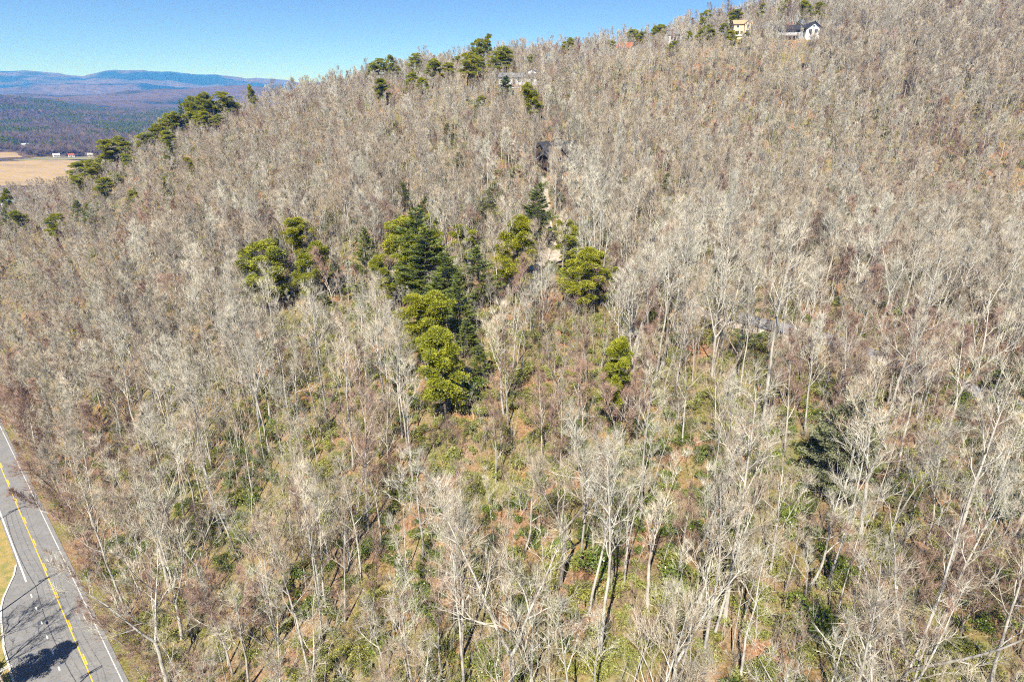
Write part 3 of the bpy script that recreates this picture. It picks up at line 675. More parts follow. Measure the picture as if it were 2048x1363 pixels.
# ------------------------------------------------------------------ bare deciduous trees: templates
def unit(v): return v / (np.linalg.norm(v) + 1e-9)
def rot_dir(d, ang, phi):
    """direction that leaves d at the angle ang, turned phi about it"""
    a = unit(np.cross(d, (0.31, 0.87, 0.38))); b = np.cross(d, a)
    return unit(d * math.cos(ang) + (a * math.cos(phi) + b * math.sin(phi)) * math.sin(ang))
UP = np.array([0, 0, 1.0])
class TreeGrower:
    def __init__(self, seed, **k):
        self.r = np.random.default_rng(seed); self.k = k; self.trunk = MB(); self.crown = MB(); self.tips = []
    def path(self, p, d, L, nseg, wob, trop):
        pts = [p]; 
        for i in range(nseg):
            d = unit(d + self.r.normal(0, wob, 3) + UP * trop); p = p + d * L / nseg; pts.append(p)
        return np.array(pts), d
    def at(self, pts, t):
        x = t * (len(pts) - 1); i = min(int(x), len(pts) - 2); f = x - i
        return pts[i] * (1 - f) + pts[i + 1] * f, unit(pts[i + 1] - pts[i])
    def limb(self, p, d, L, r0, lvl):
        k = self.k; r = self.r
        nseg = (6, 5, 4, 3)[lvl]; pts, dd = self.path(p, d, L, nseg, k['wob'] * (1, 1.2, 1.3, 1.4)[lvl], k['trop'] * (1, 1, .8, .5)[lvl])
        rad = r0 * (1 - np.linspace(0, .82, nseg + 1)); rad = np.maximum(rad, .009)
        (self.trunk if lvl <= 1 else self.crown).tube(pts, rad, (7, 5, 4, 3)[lvl])
        if lvl == 3:
            n = k['twigs']; t = r.uniform(.15, 1, n) * nseg; i = np.minimum(t.astype(int), nseg - 1); f = (t - i)[:, None]
            base = pts[i] * (1 - f) + pts[i + 1] * f; dirs = pts[i + 1] - pts[i]; dirs /= np.linalg.norm(dirs, axis=1)[:, None]
            q = dirs * 1.1 + r.normal(0, .34, (n, 3)) + UP * k['twig_up']; q /= np.linalg.norm(q, axis=1)[:, None]
            ln = r.uniform(.45, 1.25, n)[:, None] * k['twig_len']
            self.crown.spikes(base, base + q * ln, k['twig_r'])
            return
        n = k['n'][lvl]
        for j in range(n):
            t = .28 + .72 * (j + r.uniform(0, .8)) / n; t = min(t, .98)
            q, qd = self.at(pts, t)
            cl = L * k['ratio'][lvl] * (1.15 - .55 * t) * r.uniform(.7, 1.25)
            cd = rot_dir(qd, math.radians(r.uniform(*k['ang'])), j * 2.4 + r.uniform(-.5, .5))
            cd = unit(cd + UP * .12)
            self.limb(q, cd, cl, max(.014, r0 * (1 - .75 * t) * .72), lvl + 1)
    def tree(self):
        k = self.k; r = self.r; h = k['h']
        lean = unit(np.array([r.normal(0, k.get('lean', .03)), r.normal(0, k.get('lean', .03)), 1]))
        if k.get('fork'):
            hf = h * k['fork']; pts, d = self.path(np.array([0, 0, -.6]), lean, hf + .6, 5, k['wob'] * .35, .02)
            self.trunk.tube(pts, np.linspace(k['r'] * 1.25, k['r'] * .85, len(pts)), 8); base = pts[-1]; leaders = []
            for j in range(k['leaders']):
                cd = rot_dir(d, math.radians(r.uniform(16, 34)), j * 2 * math.pi / k['leaders'] + r.uniform(-.4, .4))
                leaders.append((base, cd, (h - hf) * r.uniform(.82, 1.08), k['r'] * .62))
        else:
            leaders = [(np.array([0, 0, -.6]), lean, h + .6, k['r'])]
        for p, d, L, r0 in leaders:
            nseg = 9; pts, dd = self.path(p, d, L, nseg, k['wob'] * .38, k.get('lead_trop', .05))
            rad = r0 * (1 - np.linspace(0, .9, nseg + 1) ** 1.1); rad[0] *= 1.2; self.trunk.tube(pts, np.maximum(rad, .012), 7)
            n = k['n0']; t0 = k['clear'] if not k.get('fork') else .12
            for j in range(n):
                t = t0 + (1 - t0) * ((j + r.uniform(0, .9)) / n) ** .9; t = min(t, .985); q, qd = self.at(pts, t)
                f = (t - t0) / (1 - t0); prof = k.get('prof', 1)
                cl = h * k['spread'] * (1.0 - .72 * f ** prof) * r.uniform(.6, 1.2)
                cd = rot_dir(qd, math.radians(r.uniform(*k['ang0']) * (1.1 - .35 * f)), j * 2.4 + r.uniform(-.6, .6))
                self.limb(q, cd, cl, max(.016, r0 * (1 - .82 * t) * k.get('limb_r', .66)), 1)
        return self
BASE = dict(h=22, r=.25, n0=12, n=(0, 5, 4), clear=.44, spread=.26, ang0=(30, 52), ang=(20, 42), ratio=(0, .55, .55), wob=.11, trop=.13, twigs=3, twig_up=.15, twig_len=1.35, twig_r=.0125)
def var(**k): d = dict(BASE); d.update(k); return d
M['bark'] = bark_mat('pale grey bark', (.13, .12, .11), (.40, .38, .345), (.60, .58, .535), .22)
M['bark_dark'] = bark_mat('grey brown bark', (.07, .06, .05), (.22, .19, .165), (.40, .37, .33), .25)
M['twig'] = bark_mat('pale twigs', (.27, .245, .19), (.50, .465, .385), (.66, .63, .55), .36)
M['twig_tan'] = bark_mat('tan twigs', (.22, .175, .13), (.40, .335, .255), (.53, .46, .37), .36)
M['twig_red'] = bark_mat('reddish twigs', (.19, .11, .085), (.34, .22, .175), (.45, .33, .27), .36)
M['far_twig'] = bark_mat('distant twigs', (.10, .075, .06), (.17, .13, .11), (.24, .19, .165), .25)
TREE_KINDS = [  # (look, trunk material, twig material, parameters)
    ('tall straight', 'bark', 'twig', var(h=23, r=.20)),
    ('tall straight', 'bark', 'twig', var(h=25, r=.23, n0=13, clear=.52, spread=.23)),
    ('tall straight', 'bark', 'twig_tan', var(h=21, r=.18, clear=.40, spread=.26)),
    ('slender', 'bark', 'twig', var(h=20, r=.115, n0=10, clear=.48, spread=.17, ang0=(24, 40), n=(0, 4, 4), twigs=3)),
    ('slender', 'bark', 'twig_tan', var(h=18, r=.10, n0=9, clear=.42, spread=.18, ang0=(24, 42), n=(0, 4, 3))),
    ('forked', 'bark', 'twig', var(h=22, r=.23, fork=.36, leaders=2, n0=8, spread=.22, wob=.15)),
    ('forked', 'bark', 'twig', var(h=21, r=.225, fork=.28, leaders=3, n0=6, spread=.21, wob=.16)),
    ('forked', 'bark_dark', 'twig_tan', var(h=20, r=.22, fork=.45, leaders=2, n0=7, spread=.24, wob=.15)),
    ('wide crowned', 'bark', 'twig', var(h=18, r=.22, n0=11, clear=.32, spread=.38, ang0=(40, 66), wob=.18, twigs=5)),
    ('wide crowned', 'bark_dark', 'twig_tan', var(h=17, r=.21, n0=11, clear=.3, spread=.38, ang0=(40, 64), wob=.2, twigs=5)),
    ('wide crowned', 'bark', 'twig', var(h=19, r=.235, n0=11, clear=.36, spread=.36, ang0=(36, 60), wob=.17, twigs=5)),
    ('red twigged', 'bark', 'twig_red', var(h=16, r=.15, n0=12, clear=.3, spread=.28, ang0=(26, 46), twigs=6, twig_len=1.1, twig_r=.011)),
    ('red twigged', 'bark_dark', 'twig_red', var(h=14, r=.13, fork=.15, leaders=3, n0=7, spread=.24, twigs=6, twig_len=1.1, twig_r=.011)),
    ('leaning', 'bark', 'twig', var(h=20, r=.20, lean=.22, n0=9, clear=.4, spread=.25, wob=.19, lead_trop=.09)),
]
TREES = []
for i, (look, bm, tm, k) in enumerate(TREE_KINDS):
    g = TreeGrower(100 + i * 7, **k).tree()
    both = MB(); nt_ = g.trunk.n
    both.v = g.trunk.v + g.crown.v; both.f = g.trunk.f + [tuple(j + nt_ for j in f) for f in g.crown.f]; both.m = [0] * len(g.trunk.f) + [1] * len(g.crown.f)
    TREES.append(dict(look=look, h=k['h'], trunk=g.trunk.mesh('trunk', M[bm], True), crown=g.crown.mesh('crown', M[tm]), both=both.mesh('bare_tree', [M[bm], M[tm]])))
# denser crowned versions for the mass of trees far up the slope
DENSE = []
for i in (0, 2, 3, 4, 6, 8, 9, 11):
    look, bm, tm, k = TREE_KINDS[i]; tm = 'twig_red' if i in (11, 9) else ('twig_tan' if i in (0, 6) else 'twig'); k = dict(k, twigs=k['twigs'] + 4, twig_r=.0155, h=k['h'] * .95, spread=k['spread'] * 1.05, trop=.14, prof=2.4, twig_up=.35); g = TreeGrower(700 + i, **k).tree()
    both = MB(); nt_ = g.trunk.n; both.v = g.trunk.v + g.crown.v; both.f = g.trunk.f + [tuple(j + nt_ for j in f) for f in g.crown.f]; both.m = [0] * len(g.trunk.f) + [1] * len(g.crown.f)
    DENSE.append(both.mesh('bare_tree', [M[bm], M[tm]]))
# brush and saplings
BRUSH = []
for i in range(5):
    r = np.random.default_rng(900 + i); mb = MB()
    for s in range((9, 7, 3, 2, 8)[i]):
        hgt = r.uniform(2.2, 4.6) * (1, 1, 1.7, 2.0, 1)[i]; d = unit(np.array([r.normal(0, .28), r.normal(0, .28), 1])); p = np.array([r.normal(0, .35), r.normal(0, .35), -.2]); pts = [p]
        for q in range(5): d = unit(d + r.normal(0, .12, 3)); p = p + d * hgt / 5; pts.append(p)
        pts = np.array(pts); mb.tube(pts, np.linspace(.028, .009, 6), 3)
        n = 34; t = r.uniform(.25, 1, n) * 5; a = np.minimum(t.astype(int), 4); f = (t - a)[:, None]; base = pts[a] * (1 - f) + pts[a + 1] * f
        q = r.normal(0, .6, (n, 3)) + d; q /= np.linalg.norm(q, axis=1)[:, None]; mb.spikes(base, base + q * r.uniform(.3, 1.1, n)[:, None], .0085)
    BRUSH.append(mb.mesh('brush', M[('twig_tan', 'twig_red', 'twig', 'twig_tan', 'twig_red')[i]]))

# ------------------------------------------------------------------ evergreens: templates
M['needle_p'] = leaf_mat('yellow green pine needles', (.20, .225, .024), (.36, .38, .040), (.52, .51, .070), .38, .5, .7)
M['needle_w'] = leaf_mat('blue green pine needles', (.125, .165, .036), (.215, .265, .058), (.33, .37, .11), .35, .5, .7)
M['needle_h'] = leaf_mat('grey green hemlock needles', (.20, .215, .105), (.34, .36, .195), (.48, .49, .32), .38, .55, .7)
M['pine_bark'] = bark_mat('dark pine bark', (.05, .04, .035), (.12, .095, .08), (.22, .18, .16), .2)
M['leaf_r'] = leaf_mat('rhododendron leaves', (.075, .115, .018), (.165, .225, .038), (.30, .345, .075), .15, .33, .8, .35, .5)
M['leaf_l'] = leaf_mat('laurel leaves', (.17, .185, .045), (.30, .315, .080), (.43, .43, .14), .15, .4, .8, .3, .45)
def tuft_cloud(mb, r, c, rad, n, ln, wd, flat=.75):
    """a clump of needle tufts: kites spraying outwards from an uneven shell"""
    d = r.normal(0, 1, (n, 3)); d /= np.linalg.norm(d, axis=1)[:, None]; d[:, 2] = np.where(d[:, 2] < -.35, -d[:, 2], d[:, 2])
    q = c + d * rad * (r.uniform(.35, 1.0, n) ** .6)[:, None] * np.array([1, 1, flat])
    o = d * .7 + r.normal(0, .45, (n, 3)) + UP * .3; o /= np.linalg.norm(o, axis=1)[:, None]
    s = np.cross(o, r.normal(0, 1, (n, 3))); s /= np.linalg.norm(s, axis=1)[:, None]
    mb.leaves(q, o, s, ln * r.uniform(.7, 1.3, n), wd * r.uniform(.7, 1.3, n))
def pitch_pine(seed, h=15, w=6.5, base=.42):
    r = np.random.default_rng(seed); tr = MB(); cr = MB(); g = TreeGrower(seed)
    pts, d = g.path(np.array([0, 0, -.6]), unit(np.array([r.normal(0, .05), r.normal(0, .05), 1])), h * .96 + .6, 8, .06, .05)
    tr.tube(pts, np.linspace(.19, .04, 9), 7); nb = 23
    for j in range(nb):
        t = base + (1 - base) * (j + .3) / nb; p, pd = g.at(pts, min(t, .97)); f = (t - base) / (1 - base)
        L = w * .5 * (math.sin(math.pi * (.22 + .70 * f)) ** .8) * r.uniform(.65, 1.12); a = j * 2.4 + r.uniform(-.5, .5)
        bd = unit(np.array([math.cos(a), math.sin(a), r.uniform(.1, .6)])); bp, e = g.path(p, bd, L, 4, .14, .10)
        tr.tube(bp, np.linspace(.055, .018, 5), 4)
        for q in range(r.integers(2, 5)):
            c = g.at(bp, r.uniform(.5, 1))[0] + r.normal(0, .35, 3); rr = r.uniform(.6, 1.05)
            tuft_cloud(cr, r, c, rr, int(290 * rr / .75), .34, .115)
    tuft_cloud(cr, r, pts[-1], .8, 220, .34, .115)
    for j in range(6):                                   # dead lower stubs
        p, _ = g.at(pts, r.uniform(.2, base)); a = r.uniform(0, 6.3); q = p + np.array([math.cos(a), math.sin(a), r.uniform(-.1, .3)]) * r.uniform(.6, 1.5); tr.tube([p, q], [.025, .008], 3)
    return dict(h=h, w=w, trunk=tr.mesh('trunk', M['pine_bark'], True), crown=cr.mesh('crown', M['needle_p']))
def white_pine(seed, h=20, w=8, mat='needle_w', base=.16, droop=0.0, whorl=1.05, ln=.36, young=False):
    r = np.random.default_rng(seed); tr = MB(); cr = MB(); g = TreeGrower(seed)
    pts, d = g.path(np.array([0, 0, -.6]), UP, h + .6, 8, .02, .05); tr.tube(pts, np.linspace(.24 * h / 20, .02, 9), 7)
    z = h * base
    while z < h * .985:
        f = (z / h - base) / (1 - base); nb = 5 if not young else 6
        for j in range(nb):
            a = r.uniform(0, 6.3); p, _ = g.at(pts, min(.99, (z + r.uniform(-.3, .3) + .6) / (h + .6)))
            L = w * .5 * (min(1, (1 - f) * 1.55) ** .85) * r.uniform(.5, 1.2) * (1 if f > .12 else .7) + .25
            bd = unit(np.array([math.cos(a), math.sin(a), r.uniform(-.05, .25) + .5 * f - droop])); bp, e = g.path(p, bd, L, 4, .07, .04 - droop * .1)
            tr.tube(bp, np.linspace(.04, .01, 5), 3)
            n = int(62 * L) + 20; t = r.uniform(.22, 1, n) ** .8 * 4; i = np.minimum(t.astype(int), 3); ff = (t - i)[:, None]
            q = bp[i] * (1 - ff) + bp[i + 1] * ff; side = np.cross(bd, UP); side = side / np.linalg.norm(side)
            lat = (r.normal(0, .30, n) * L * .45 * np.clip(1.2 - t / 5, .3, 1))[:, None]; q = q + side * lat + r.normal(0, .08, (n, 3))
            o = bd * .7 + side * np.sign(lat) * .5 + r.normal(0, .35, (n, 3)) + UP * (.35 - droop); o /= np.linalg.norm(o, axis=1)[:, None]
            s = np.cross(o, r.normal(0, 1, (n, 3)) + UP); s /= np.linalg.norm(s, axis=1)[:, None]
            cr.leaves(q, o, s, ln * r.uniform(.7, 1.4, n), .115 * r.uniform(.7, 1.3, n))
        z += whorl * (h / 20) * r.uniform(.7, 1.1)
    return dict(h=h, w=w, trunk=tr.mesh('trunk', M['pine_bark'], True), crown=cr.mesh('crown', M[mat]))
PINES = {'P': [pitch_pine(300 + i, 15, 6.5, b) for i, b in enumerate((.30, .26, .38, .33))],
         'W': [white_pine(320 + i, 20, 8) for i in range(3)],
         'Y': [white_pine(340 + i, 10, 5, 'needle_p' if i else 'needle_w', .05, 0, 1.2, .34, True) for i in range(2)],
         'H': [white_pine(350 + i, 16, 7.5, 'needle_h', .08, .22, .8, .30) for i in range(2)]}
def shrub(seed, mat, w=3.6, h=2.6, n=1000):
    r = np.random.default_rng(seed); mb = MB(); st = MB()
    lobes = [(np.array([r.normal(0, w * .2), r.normal(0, w * .2), h * r.uniform(.35, .7)]), r.uniform(.5, .9) * w * .32) for _ in range(7)]
    for c, rad in lobes:
        m = n // 7; d = r.normal(0, 1, (m, 3)); d /= np.linalg.norm(d, axis=1)[:, None]; d[:, 2] = np.abs(d[:, 2]) * 1.0 - .15
        q = c + d * rad * r.uniform(.6, 1.05, m)[:, None]; q[:, 2] = np.maximum(q[:, 2], .1)
        o = d * .6 + r.normal(0, .55, (m, 3)); o /= np.linalg.norm(o, axis=1)[:, None]; s = np.cross(o, d + r.normal(0, .5, (m, 3))); s /= np.linalg.norm(s, axis=1)[:, None] + 1e-9
        mb.leaves(q, o, s, .30 * r.uniform(.7, 1.3, m), .15 * r.uniform(.7, 1.2, m))
        st.tube([(0, 0, -.3), c * .5 + r.normal(0, .1, 3), c], [.05, .035, .015], 4)
    return dict(w=w, h=h, leaves=mb.mesh('foliage', M[mat]), stems=st.mesh('stems', M['bark_dark']))
SHRUBS = [shrub(400 + i, 'leaf_r' if i < 3 else 'leaf_l') for i in range(6)]

# ------------------------------------------------------------------ scattering: one object holding very many alike plants
TEMPL = {}
def template_collection(name, meshes):
    c = bpy.data.collections.new(name)
    for i, me in enumerate(meshes): c.objects.link(bpy.data.objects.new('%s_%02d' % (name, i), me))
    return c
def scatter(name, pts, rot, scl, idx, coll):
    me = bpy.data.meshes.new(name); me.from_pydata(np.asarray(pts).tolist(), [], [])
    for an, typ, data in (('rot', 'FLOAT_VECTOR', rot), ('scl', 'FLOAT_VECTOR', scl), ('pick', 'INT', idx)):
        a = me.attributes.new(an, typ, 'POINT'); a.data.foreach_set('vector' if typ == 'FLOAT_VECTOR' else 'value', np.ascontiguousarray(data, dtype=np.float32 if typ != 'INT' else np.int32).ravel())
    o = link_mesh(name, me); ng = bpy.data.node_groups.new(name, 'GeometryNodeTree')
    ng.interface.new_socket('Geometry', in_out='INPUT', socket_type='NodeSocketGeometry'); ng.interface.new_socket('Geometry', in_out='OUTPUT', socket_type='NodeSocketGeometry')
    gi = ng.nodes.new('NodeGroupInput'); go = ng.nodes.new('NodeGroupOutput'); ip = ng.nodes.new('GeometryNodeInstanceOnPoints')
    ci = ng.nodes.new('GeometryNodeCollectionInfo'); ci.inputs['Collection'].default_value = coll; ci.inputs['Separate Children'].default_value = True; ci.inputs['Reset Children'].default_value = True
    def attr(nm, t):
        n = ng.nodes.new('GeometryNodeInputNamedAttribute'); n.data_type = t; n.inputs['Name'].default_value = nm; return n.outputs[0]
    e2r = ng.nodes.new('FunctionNodeEulerToRotation'); L = ng.links.new
    L(gi.outputs[0], ip.inputs['Points']); L(ci.outputs[0], ip.inputs['Instance']); ip.inputs['Pick Instance'].default_value = True
    L(attr('pick', 'INT'), ip.inputs['Instance Index']); L(attr('rot', 'FLOAT_VECTOR'), e2r.inputs[0]); L(e2r.outputs[0], ip.inputs['Rotation']); L(attr('scl', 'FLOAT_VECTOR'), ip.inputs['Scale'])
    L(ip.outputs[0], go.inputs[0]); md = o.modifiers.new('scatter', 'NODES'); md.node_group = ng
    return o
# ------------------------------------------------------------------ placing
def project(p):
    p = np.asarray(p, float); dz = p[:, 2] - CAM_Z; cp, sp = math.cos(PITCH), math.sin(PITCH)
    dep = p[:, 1] * cp - dz * sp; dep = np.where(dep < 1, 1, dep)
    return np.stack([1024 + 1200 * p[:, 0] / dep, 681.5 - 1200 * (p[:, 1] * sp + dz * cp) / dep, dep], 1)
def seg_dist(x, y, line):
    L = np.array(line, float); best = np.full(np.shape(x), 1e9)
    for a, b in zip(L[:-1], L[1:]):
        d = b - a; t = np.clip(((x - a[0]) * d[0] + (y - a[1]) * d[1]) / (d @ d), 0, 1)
        best = np.minimum(best, np.hypot(x - a[0] - t * d[0], y - a[1] - t * d[1]))
    return best
def inside(x, y, poly):
    P = np.array(poly, float); c = np.zeros(len(x), bool)
    for (x0, y0), (x1, y1) in zip(P, np.roll(P, -1, 0)): c ^= ((y0 > y) != (y1 > y)) & (x < (x1 - x0) * (y - y0) / (y1 - y0 + 1e-9) + x0)
    return c
HOUSES = [(143, 336, 9.5), (118, 346, 6.5), (2.5, 305, 9), (15.5, 213, 8), (60, 352, 4), (87, 361, 4), (-441, 548, 18), (-410, 527, 17), (12, 156, 5.5), (6, 150.5, 3), (-415, 515, 24)]
BARE = [(86.6, 150.4, 3.5), (90, 172, 4), (57, 129.5, 3), (79.8, 138.9, 5), (82.1, 122.2, 4.5), (87.1, 163.6, 3), (46.7, 209, 3)]
def clear(x, y, m=0.0):
    n = x * RN[0] + y * RN[1]
    ok = (n > 8.6 + m) & (seg_dist(x, y, DRIVE) > 1.4 + m) & (seg_dist(x, y, LANE) > 2.9 + m)
    for hx, hy, hr in HOUSES: ok &= np.hypot(x - hx, y - hy) > hr
    for hx, hy, hr in BARE: ok &= np.hypot(x - hx, y - hy) > hr * .75
    # open sightline slope in front of the houses is brushy, not treed
    return ok
def grid(x0, x1, y0, y1, s, r):
    gx, gy = np.meshgrid(np.arange(x0, x1, s), np.arange(y0, y1, s)); gx = gx + r.uniform(-.48, .48, gx.shape) * s; gy = gy + r.uniform(-.48, .48, gy.shape) * s
    return gx.ravel(), gy.ravel()
def in_view(x, y, h, mx=140, my=150):
    z = H(x, y); a = project(np.column_stack([x, y, z])); b = project(np.column_stack([x, y, z + h])); ym = y > 5
    return z, a, b, ym & (np.maximum(a[:, 0], b[:, 0]) > -mx) & (np.minimum(a[:, 0], b[:, 0]) < 2048 + mx) & (b[:, 1] < 1363 + my) & (a[:, 1] > -40)

# evergreens, one by one
PINE_WORDS = {
    'ridge': ('of the pines along the left ridge', 'pines along the left ridge'), 'spur': ('of the pines at the foot of the left ridge', 'pines at the foot of the left ridge'),
    'slope': ('of the evergreens low on the far left slope', 'evergreens on the far left slope'), 'upper': ('of the pine group left of the white house', 'pine group by the white house'),
    'scatter': ('of the scattered pines below the left skyline', 'scattered pines below the left skyline'), 'white_house': ('of the pines just in front of the white house', 'pines in front of the white house'),
    'midslope': ('of the grey green conifers midway up the slope', 'conifers midway up the slope'), 'crest': ('of the small pines on the middle skyline', 'small pines on the middle skyline'),
    'cream': ('of the pines around the cream house', 'pines around the cream house'), 'dark_house': ('of the trees behind the dark roofed crest house', 'trees behind the crest house'),
    'pair': ('of the pine group left of the central pines', 'pine group left of the central pines'), 'centre': ('of the big central pine stand', 'central pine stand'),
    'driveway': ('of the evergreens around the gravel driveway', 'evergreens around the driveway'), 'alone': ('of the lone evergreens among bare trees', 'lone evergreens among bare trees')}
ORD = ['leftmost', 'second from left', 'third from left', 'fourth from left', 'fifth from left', 'sixth from left', 'seventh from left', 'eighth from left', 'ninth from left', 'tenth from left'] + ['%s from left' % w for w in
       ('eleventh', 'twelfth', 'thirteenth', 'fourteenth', 'fifteenth', 'sixteenth', 'seventeenth', 'eighteenth', 'nineteenth', 'twentieth', 'twenty-first', 'twenty-second', 'twenty-third', 'twenty-fourth', 'twenty-fifth', 'twenty-sixth', 'twenty-seventh', 'twenty-eighth', 'twenty-ninth', 'thirtieth')]
LOOK = {'P': ('yellow green pine', 'pine_tree'), 'W': ('dark green white pine', 'pine_tree'), 'Y': ('small conical evergreen', 'young_evergreen'), 'H': ('grey green hemlock', 'hemlock_tree')}
LONE = ['small conical evergreen left of the central pines', 'slim grey green hemlock left of the central pines', 'yellow green pine standing alone right of the central stand', 'upper small dark hemlock right of the dark roofed house',
        'lower small dark hemlock right of the dark roofed house', 'large grey green hemlock among bare trees at lower right', 'dark green pine beside the narrow lane at the right edge']
pine_xy = []
cnt = 0
for g, L in EVERGREENS.items():
    L = sorted(L, key=lambda e: project([(e[1], e[2], Hs(e[1], e[2]) + e[3])])[0, 0])
    for i, (kind, x, y, h, w) in enumerate(L):
        T_ = PINES[kind][cnt % len(PINES[kind])]; cnt += 1
        sz = h / T_['h']; sw = min(max(w * (1.45 if g in ('upper', 'ridge', 'spur', 'scatter', 'cream', 'crest') else 1.3) / T_['w'], sz * .55), sz * 1.7)
        look, nm = LOOK[kind]
        o = empty(nm, (x, y, Hs(x, y)), rng.uniform(0, 6.28), (sw, sw, sz))
        lab = LONE[i] if g == 'alone' and i < len(LONE) else '%s, %s %s' % (look, ORD[i], PINE_WORDS[g][0])
        tag(o, lab, 'pine' if kind in 'PW' else 'evergreen', PINE_WORDS[g][1])
        link_mesh('trunk', T_['trunk'], o); link_mesh('crown', T_['crown'], o); pine_xy.append((x, y, w))
# two trees just outside the picture whose shadows fall across the road
def place_tree(T_, x, y, z, rz, s, lab, group, nm='bare_tree'):
    o = empty(nm, (x, y, z), rz, s); tag(o, lab, 'tree', group); link_mesh('trunk', T_['trunk'], o); link_mesh('crown', T_['crown'], o); return o
place_tree(TREES[10], -85.2, 62.0, Hs(-85.2, 62.0), 1.0, 1.25, 'big bare tree outside the lower left, its branching shadow on the road', 'trees left of the main road')
place_tree(TREES[8], -82.0, 60.5, Hs(-82.0, 60.5), 2.2, 1.15, 'second bare tree outside the lower left, nearer the evergreen, added for its shadow', 'trees left of the main road')  # unseen extra tree, added to widen the branching shadow on the road
o = empty('pine_tree', (-77.5, 60.6, Hs(-77.5, 60.6)), 2, (.95, .95, .95)); tag(o, 'evergreen at the lower left corner, casting a dark shadow on the road', 'evergreen', 'trees left of the main road')
link_mesh('trunk', PINES['P'][1]['trunk'], o); link_mesh('crown', PINES['P'][1]['crown'], o)

# bare forest
r = np.random.default_rng(77)
gx, gy = grid(-330, 340, 8, 430, 3.2, r)
keep = clear(gx, gy); gx, gy = gx[keep], gy[keep]
dist = np.hypot(gx, gy)
dens = .44 + .50 * sm(85, 165, dist); dens *= .75 + .5 * fbm(gx / 30, gy / 30, 3)
keep = r.random(len(gx)) < dens; gx, gy, dist = gx[keep], gy[keep], dist[keep]
for px_, py_, pw in pine_xy:
    keep = np.hypot(gx - px_, gy - py_) > max(1.2, pw * .28); gx, gy, dist = gx[keep], gy[keep], dist[keep]
# nothing tall right in front of the house fronts or the lane
for hx, hy, half, dep_ in ((143, 336, 11.5, 34), (118, 346, 5.5, 26), (2.5, 305, 11, 6), (14, 214, 7, 12)):
    near = (np.abs(gx - hx * (gy / hy)) < half) & (gy < hy) & (gy > hy - dep_); keep = ~near | (r.random(len(gx)) < .34); gx, gy, dist = gx[keep], gy[keep], dist[keep]
hgt = (1.02 - .50 * sm(100, 270, dist) + .33 * sm(70, 190, gx) * sm(200, 290, gy)) * r.normal(1, .15, len(gx)).clip(.62, 1.35)
small = r.random(len(gx)) < .30; hgt = np.where(small, hgt * r.uniform(.45, .75, len(gx)), hgt)
probs = np.array([11, 9, 10, 20, 20, 5, 4, 4, 3, 3, 4, 4, 3, 7], float); roadside = (gx * RN[0] + gy * RN[1]) < 22
pick = r.choice(len(TREES), len(gx), p=probs / probs.sum())
pick = np.where(roadside & (r.random(len(gx)) < .55), r.choice([11, 12, 13, 4], len(gx)), pick)
redpatch = fbm(gx / 22 + 5, gy / 22, 3) > .60; pick = np.where(redpatch & (r.random(len(gx)) < .5), r.choice([11, 12], len(gx)), pick)
z, A, B, vis = in_view(gx, gy, hgt * 20)
# keep the view of each pine crown open: the wood is lower and thinner just below it
PA = np.array([(x_, y_, Hs(x_, y_), h_, w_) for g_, L in EVERGREENS.items() for _, x_, y_, h_, w_ in L]); pa = project(PA[:, :3]); pb = project(PA[:, :3] + np.column_stack([0 * PA[:, 3], 0 * PA[:, 3], PA[:, 3]]))
for q in range(len(PA)):
    hw = PA[q, 4] * .5 / pa[q, 2] * 1200; tw = 2.3 / A[:, 2] * 1200
    cover = (A[:, 2] < pa[q, 2] - 1) & (np.abs(B[:, 0] - pb[q, 0]) < hw + tw) & (B[:, 1] < pb[q, 1] * .35 + pa[q, 1] * .65) & (A[:, 1] > pb[q, 1])
    hgt = np.where(cover & (r.random(len(gx)) < (.95 if PA[q, 1] > 80 else .75)), np.minimum(hgt, r.uniform(.28, .5, len(gx))), hgt)
gx, gy, z, hgt, pick, dist, A, B = (q[vis] for q in (gx, gy, z, hgt, pick, dist, A, B))
rz = r.uniform(0, 6.28, len(gx)); tx = r.normal(0, .035, len(gx)); ty = r.normal(0, .035, len(gx))
# a ragged row of red twigged trees leaning out over the road edge
ne = 34; se = np.linspace(70, 215, ne) + r.uniform(-2, 2, ne); ne_ = r.uniform(7.4, 10.5, ne); ex = RD[0] * se + RN[0] * ne_; ey = RD[1] * se + RN[1] * ne_; ez = H(ex, ey); lean = r.uniform(.10, .34, ne); ezr = r.uniform(0, 6.28, ne)
ldx = -RN[0] + RD[0] * r.normal(0, .5, ne); ldy = -RN[1] + RD[1] * r.normal(0, .5, ne); lx = ldx * np.cos(ezr) + ldy * np.sin(ezr); ly = -ldx * np.sin(ezr) + ldy * np.cos(ezr)
eh = r.uniform(.42, .85, ne); gx = np.append(gx, ex); gy = np.append(gy, ey); z = np.append(z, ez); hgt = np.append(hgt, eh); pick = np.append(pick, r.choice([11, 12, 11, 9], ne)); dist = np.append(dist, np.hypot(ex, ey))
rz = np.append(rz, ezr); tx = np.append(tx, -ly * lean); ty = np.append(ty, lx * lean); A = np.concatenate([A, project(np.column_stack([ex, ey, ez]))]); B = np.concatenate([B, project(np.column_stack([ex, ey, ez + eh * 16]))])
onscr = (A[:, 0] > 20) & (A[:, 0] < 2028) & (B[:, 1] > 0) & (A[:, 1] < 1430) & (B[:, 1] < 1250)
size = (A[:, 1] - B[:, 1]) * onscr * np.array([t['h'] for t in TREES])[pick] / 20
order = np.argsort(-size); near = np.zeros(len(gx), bool); near[order[:300]] = True
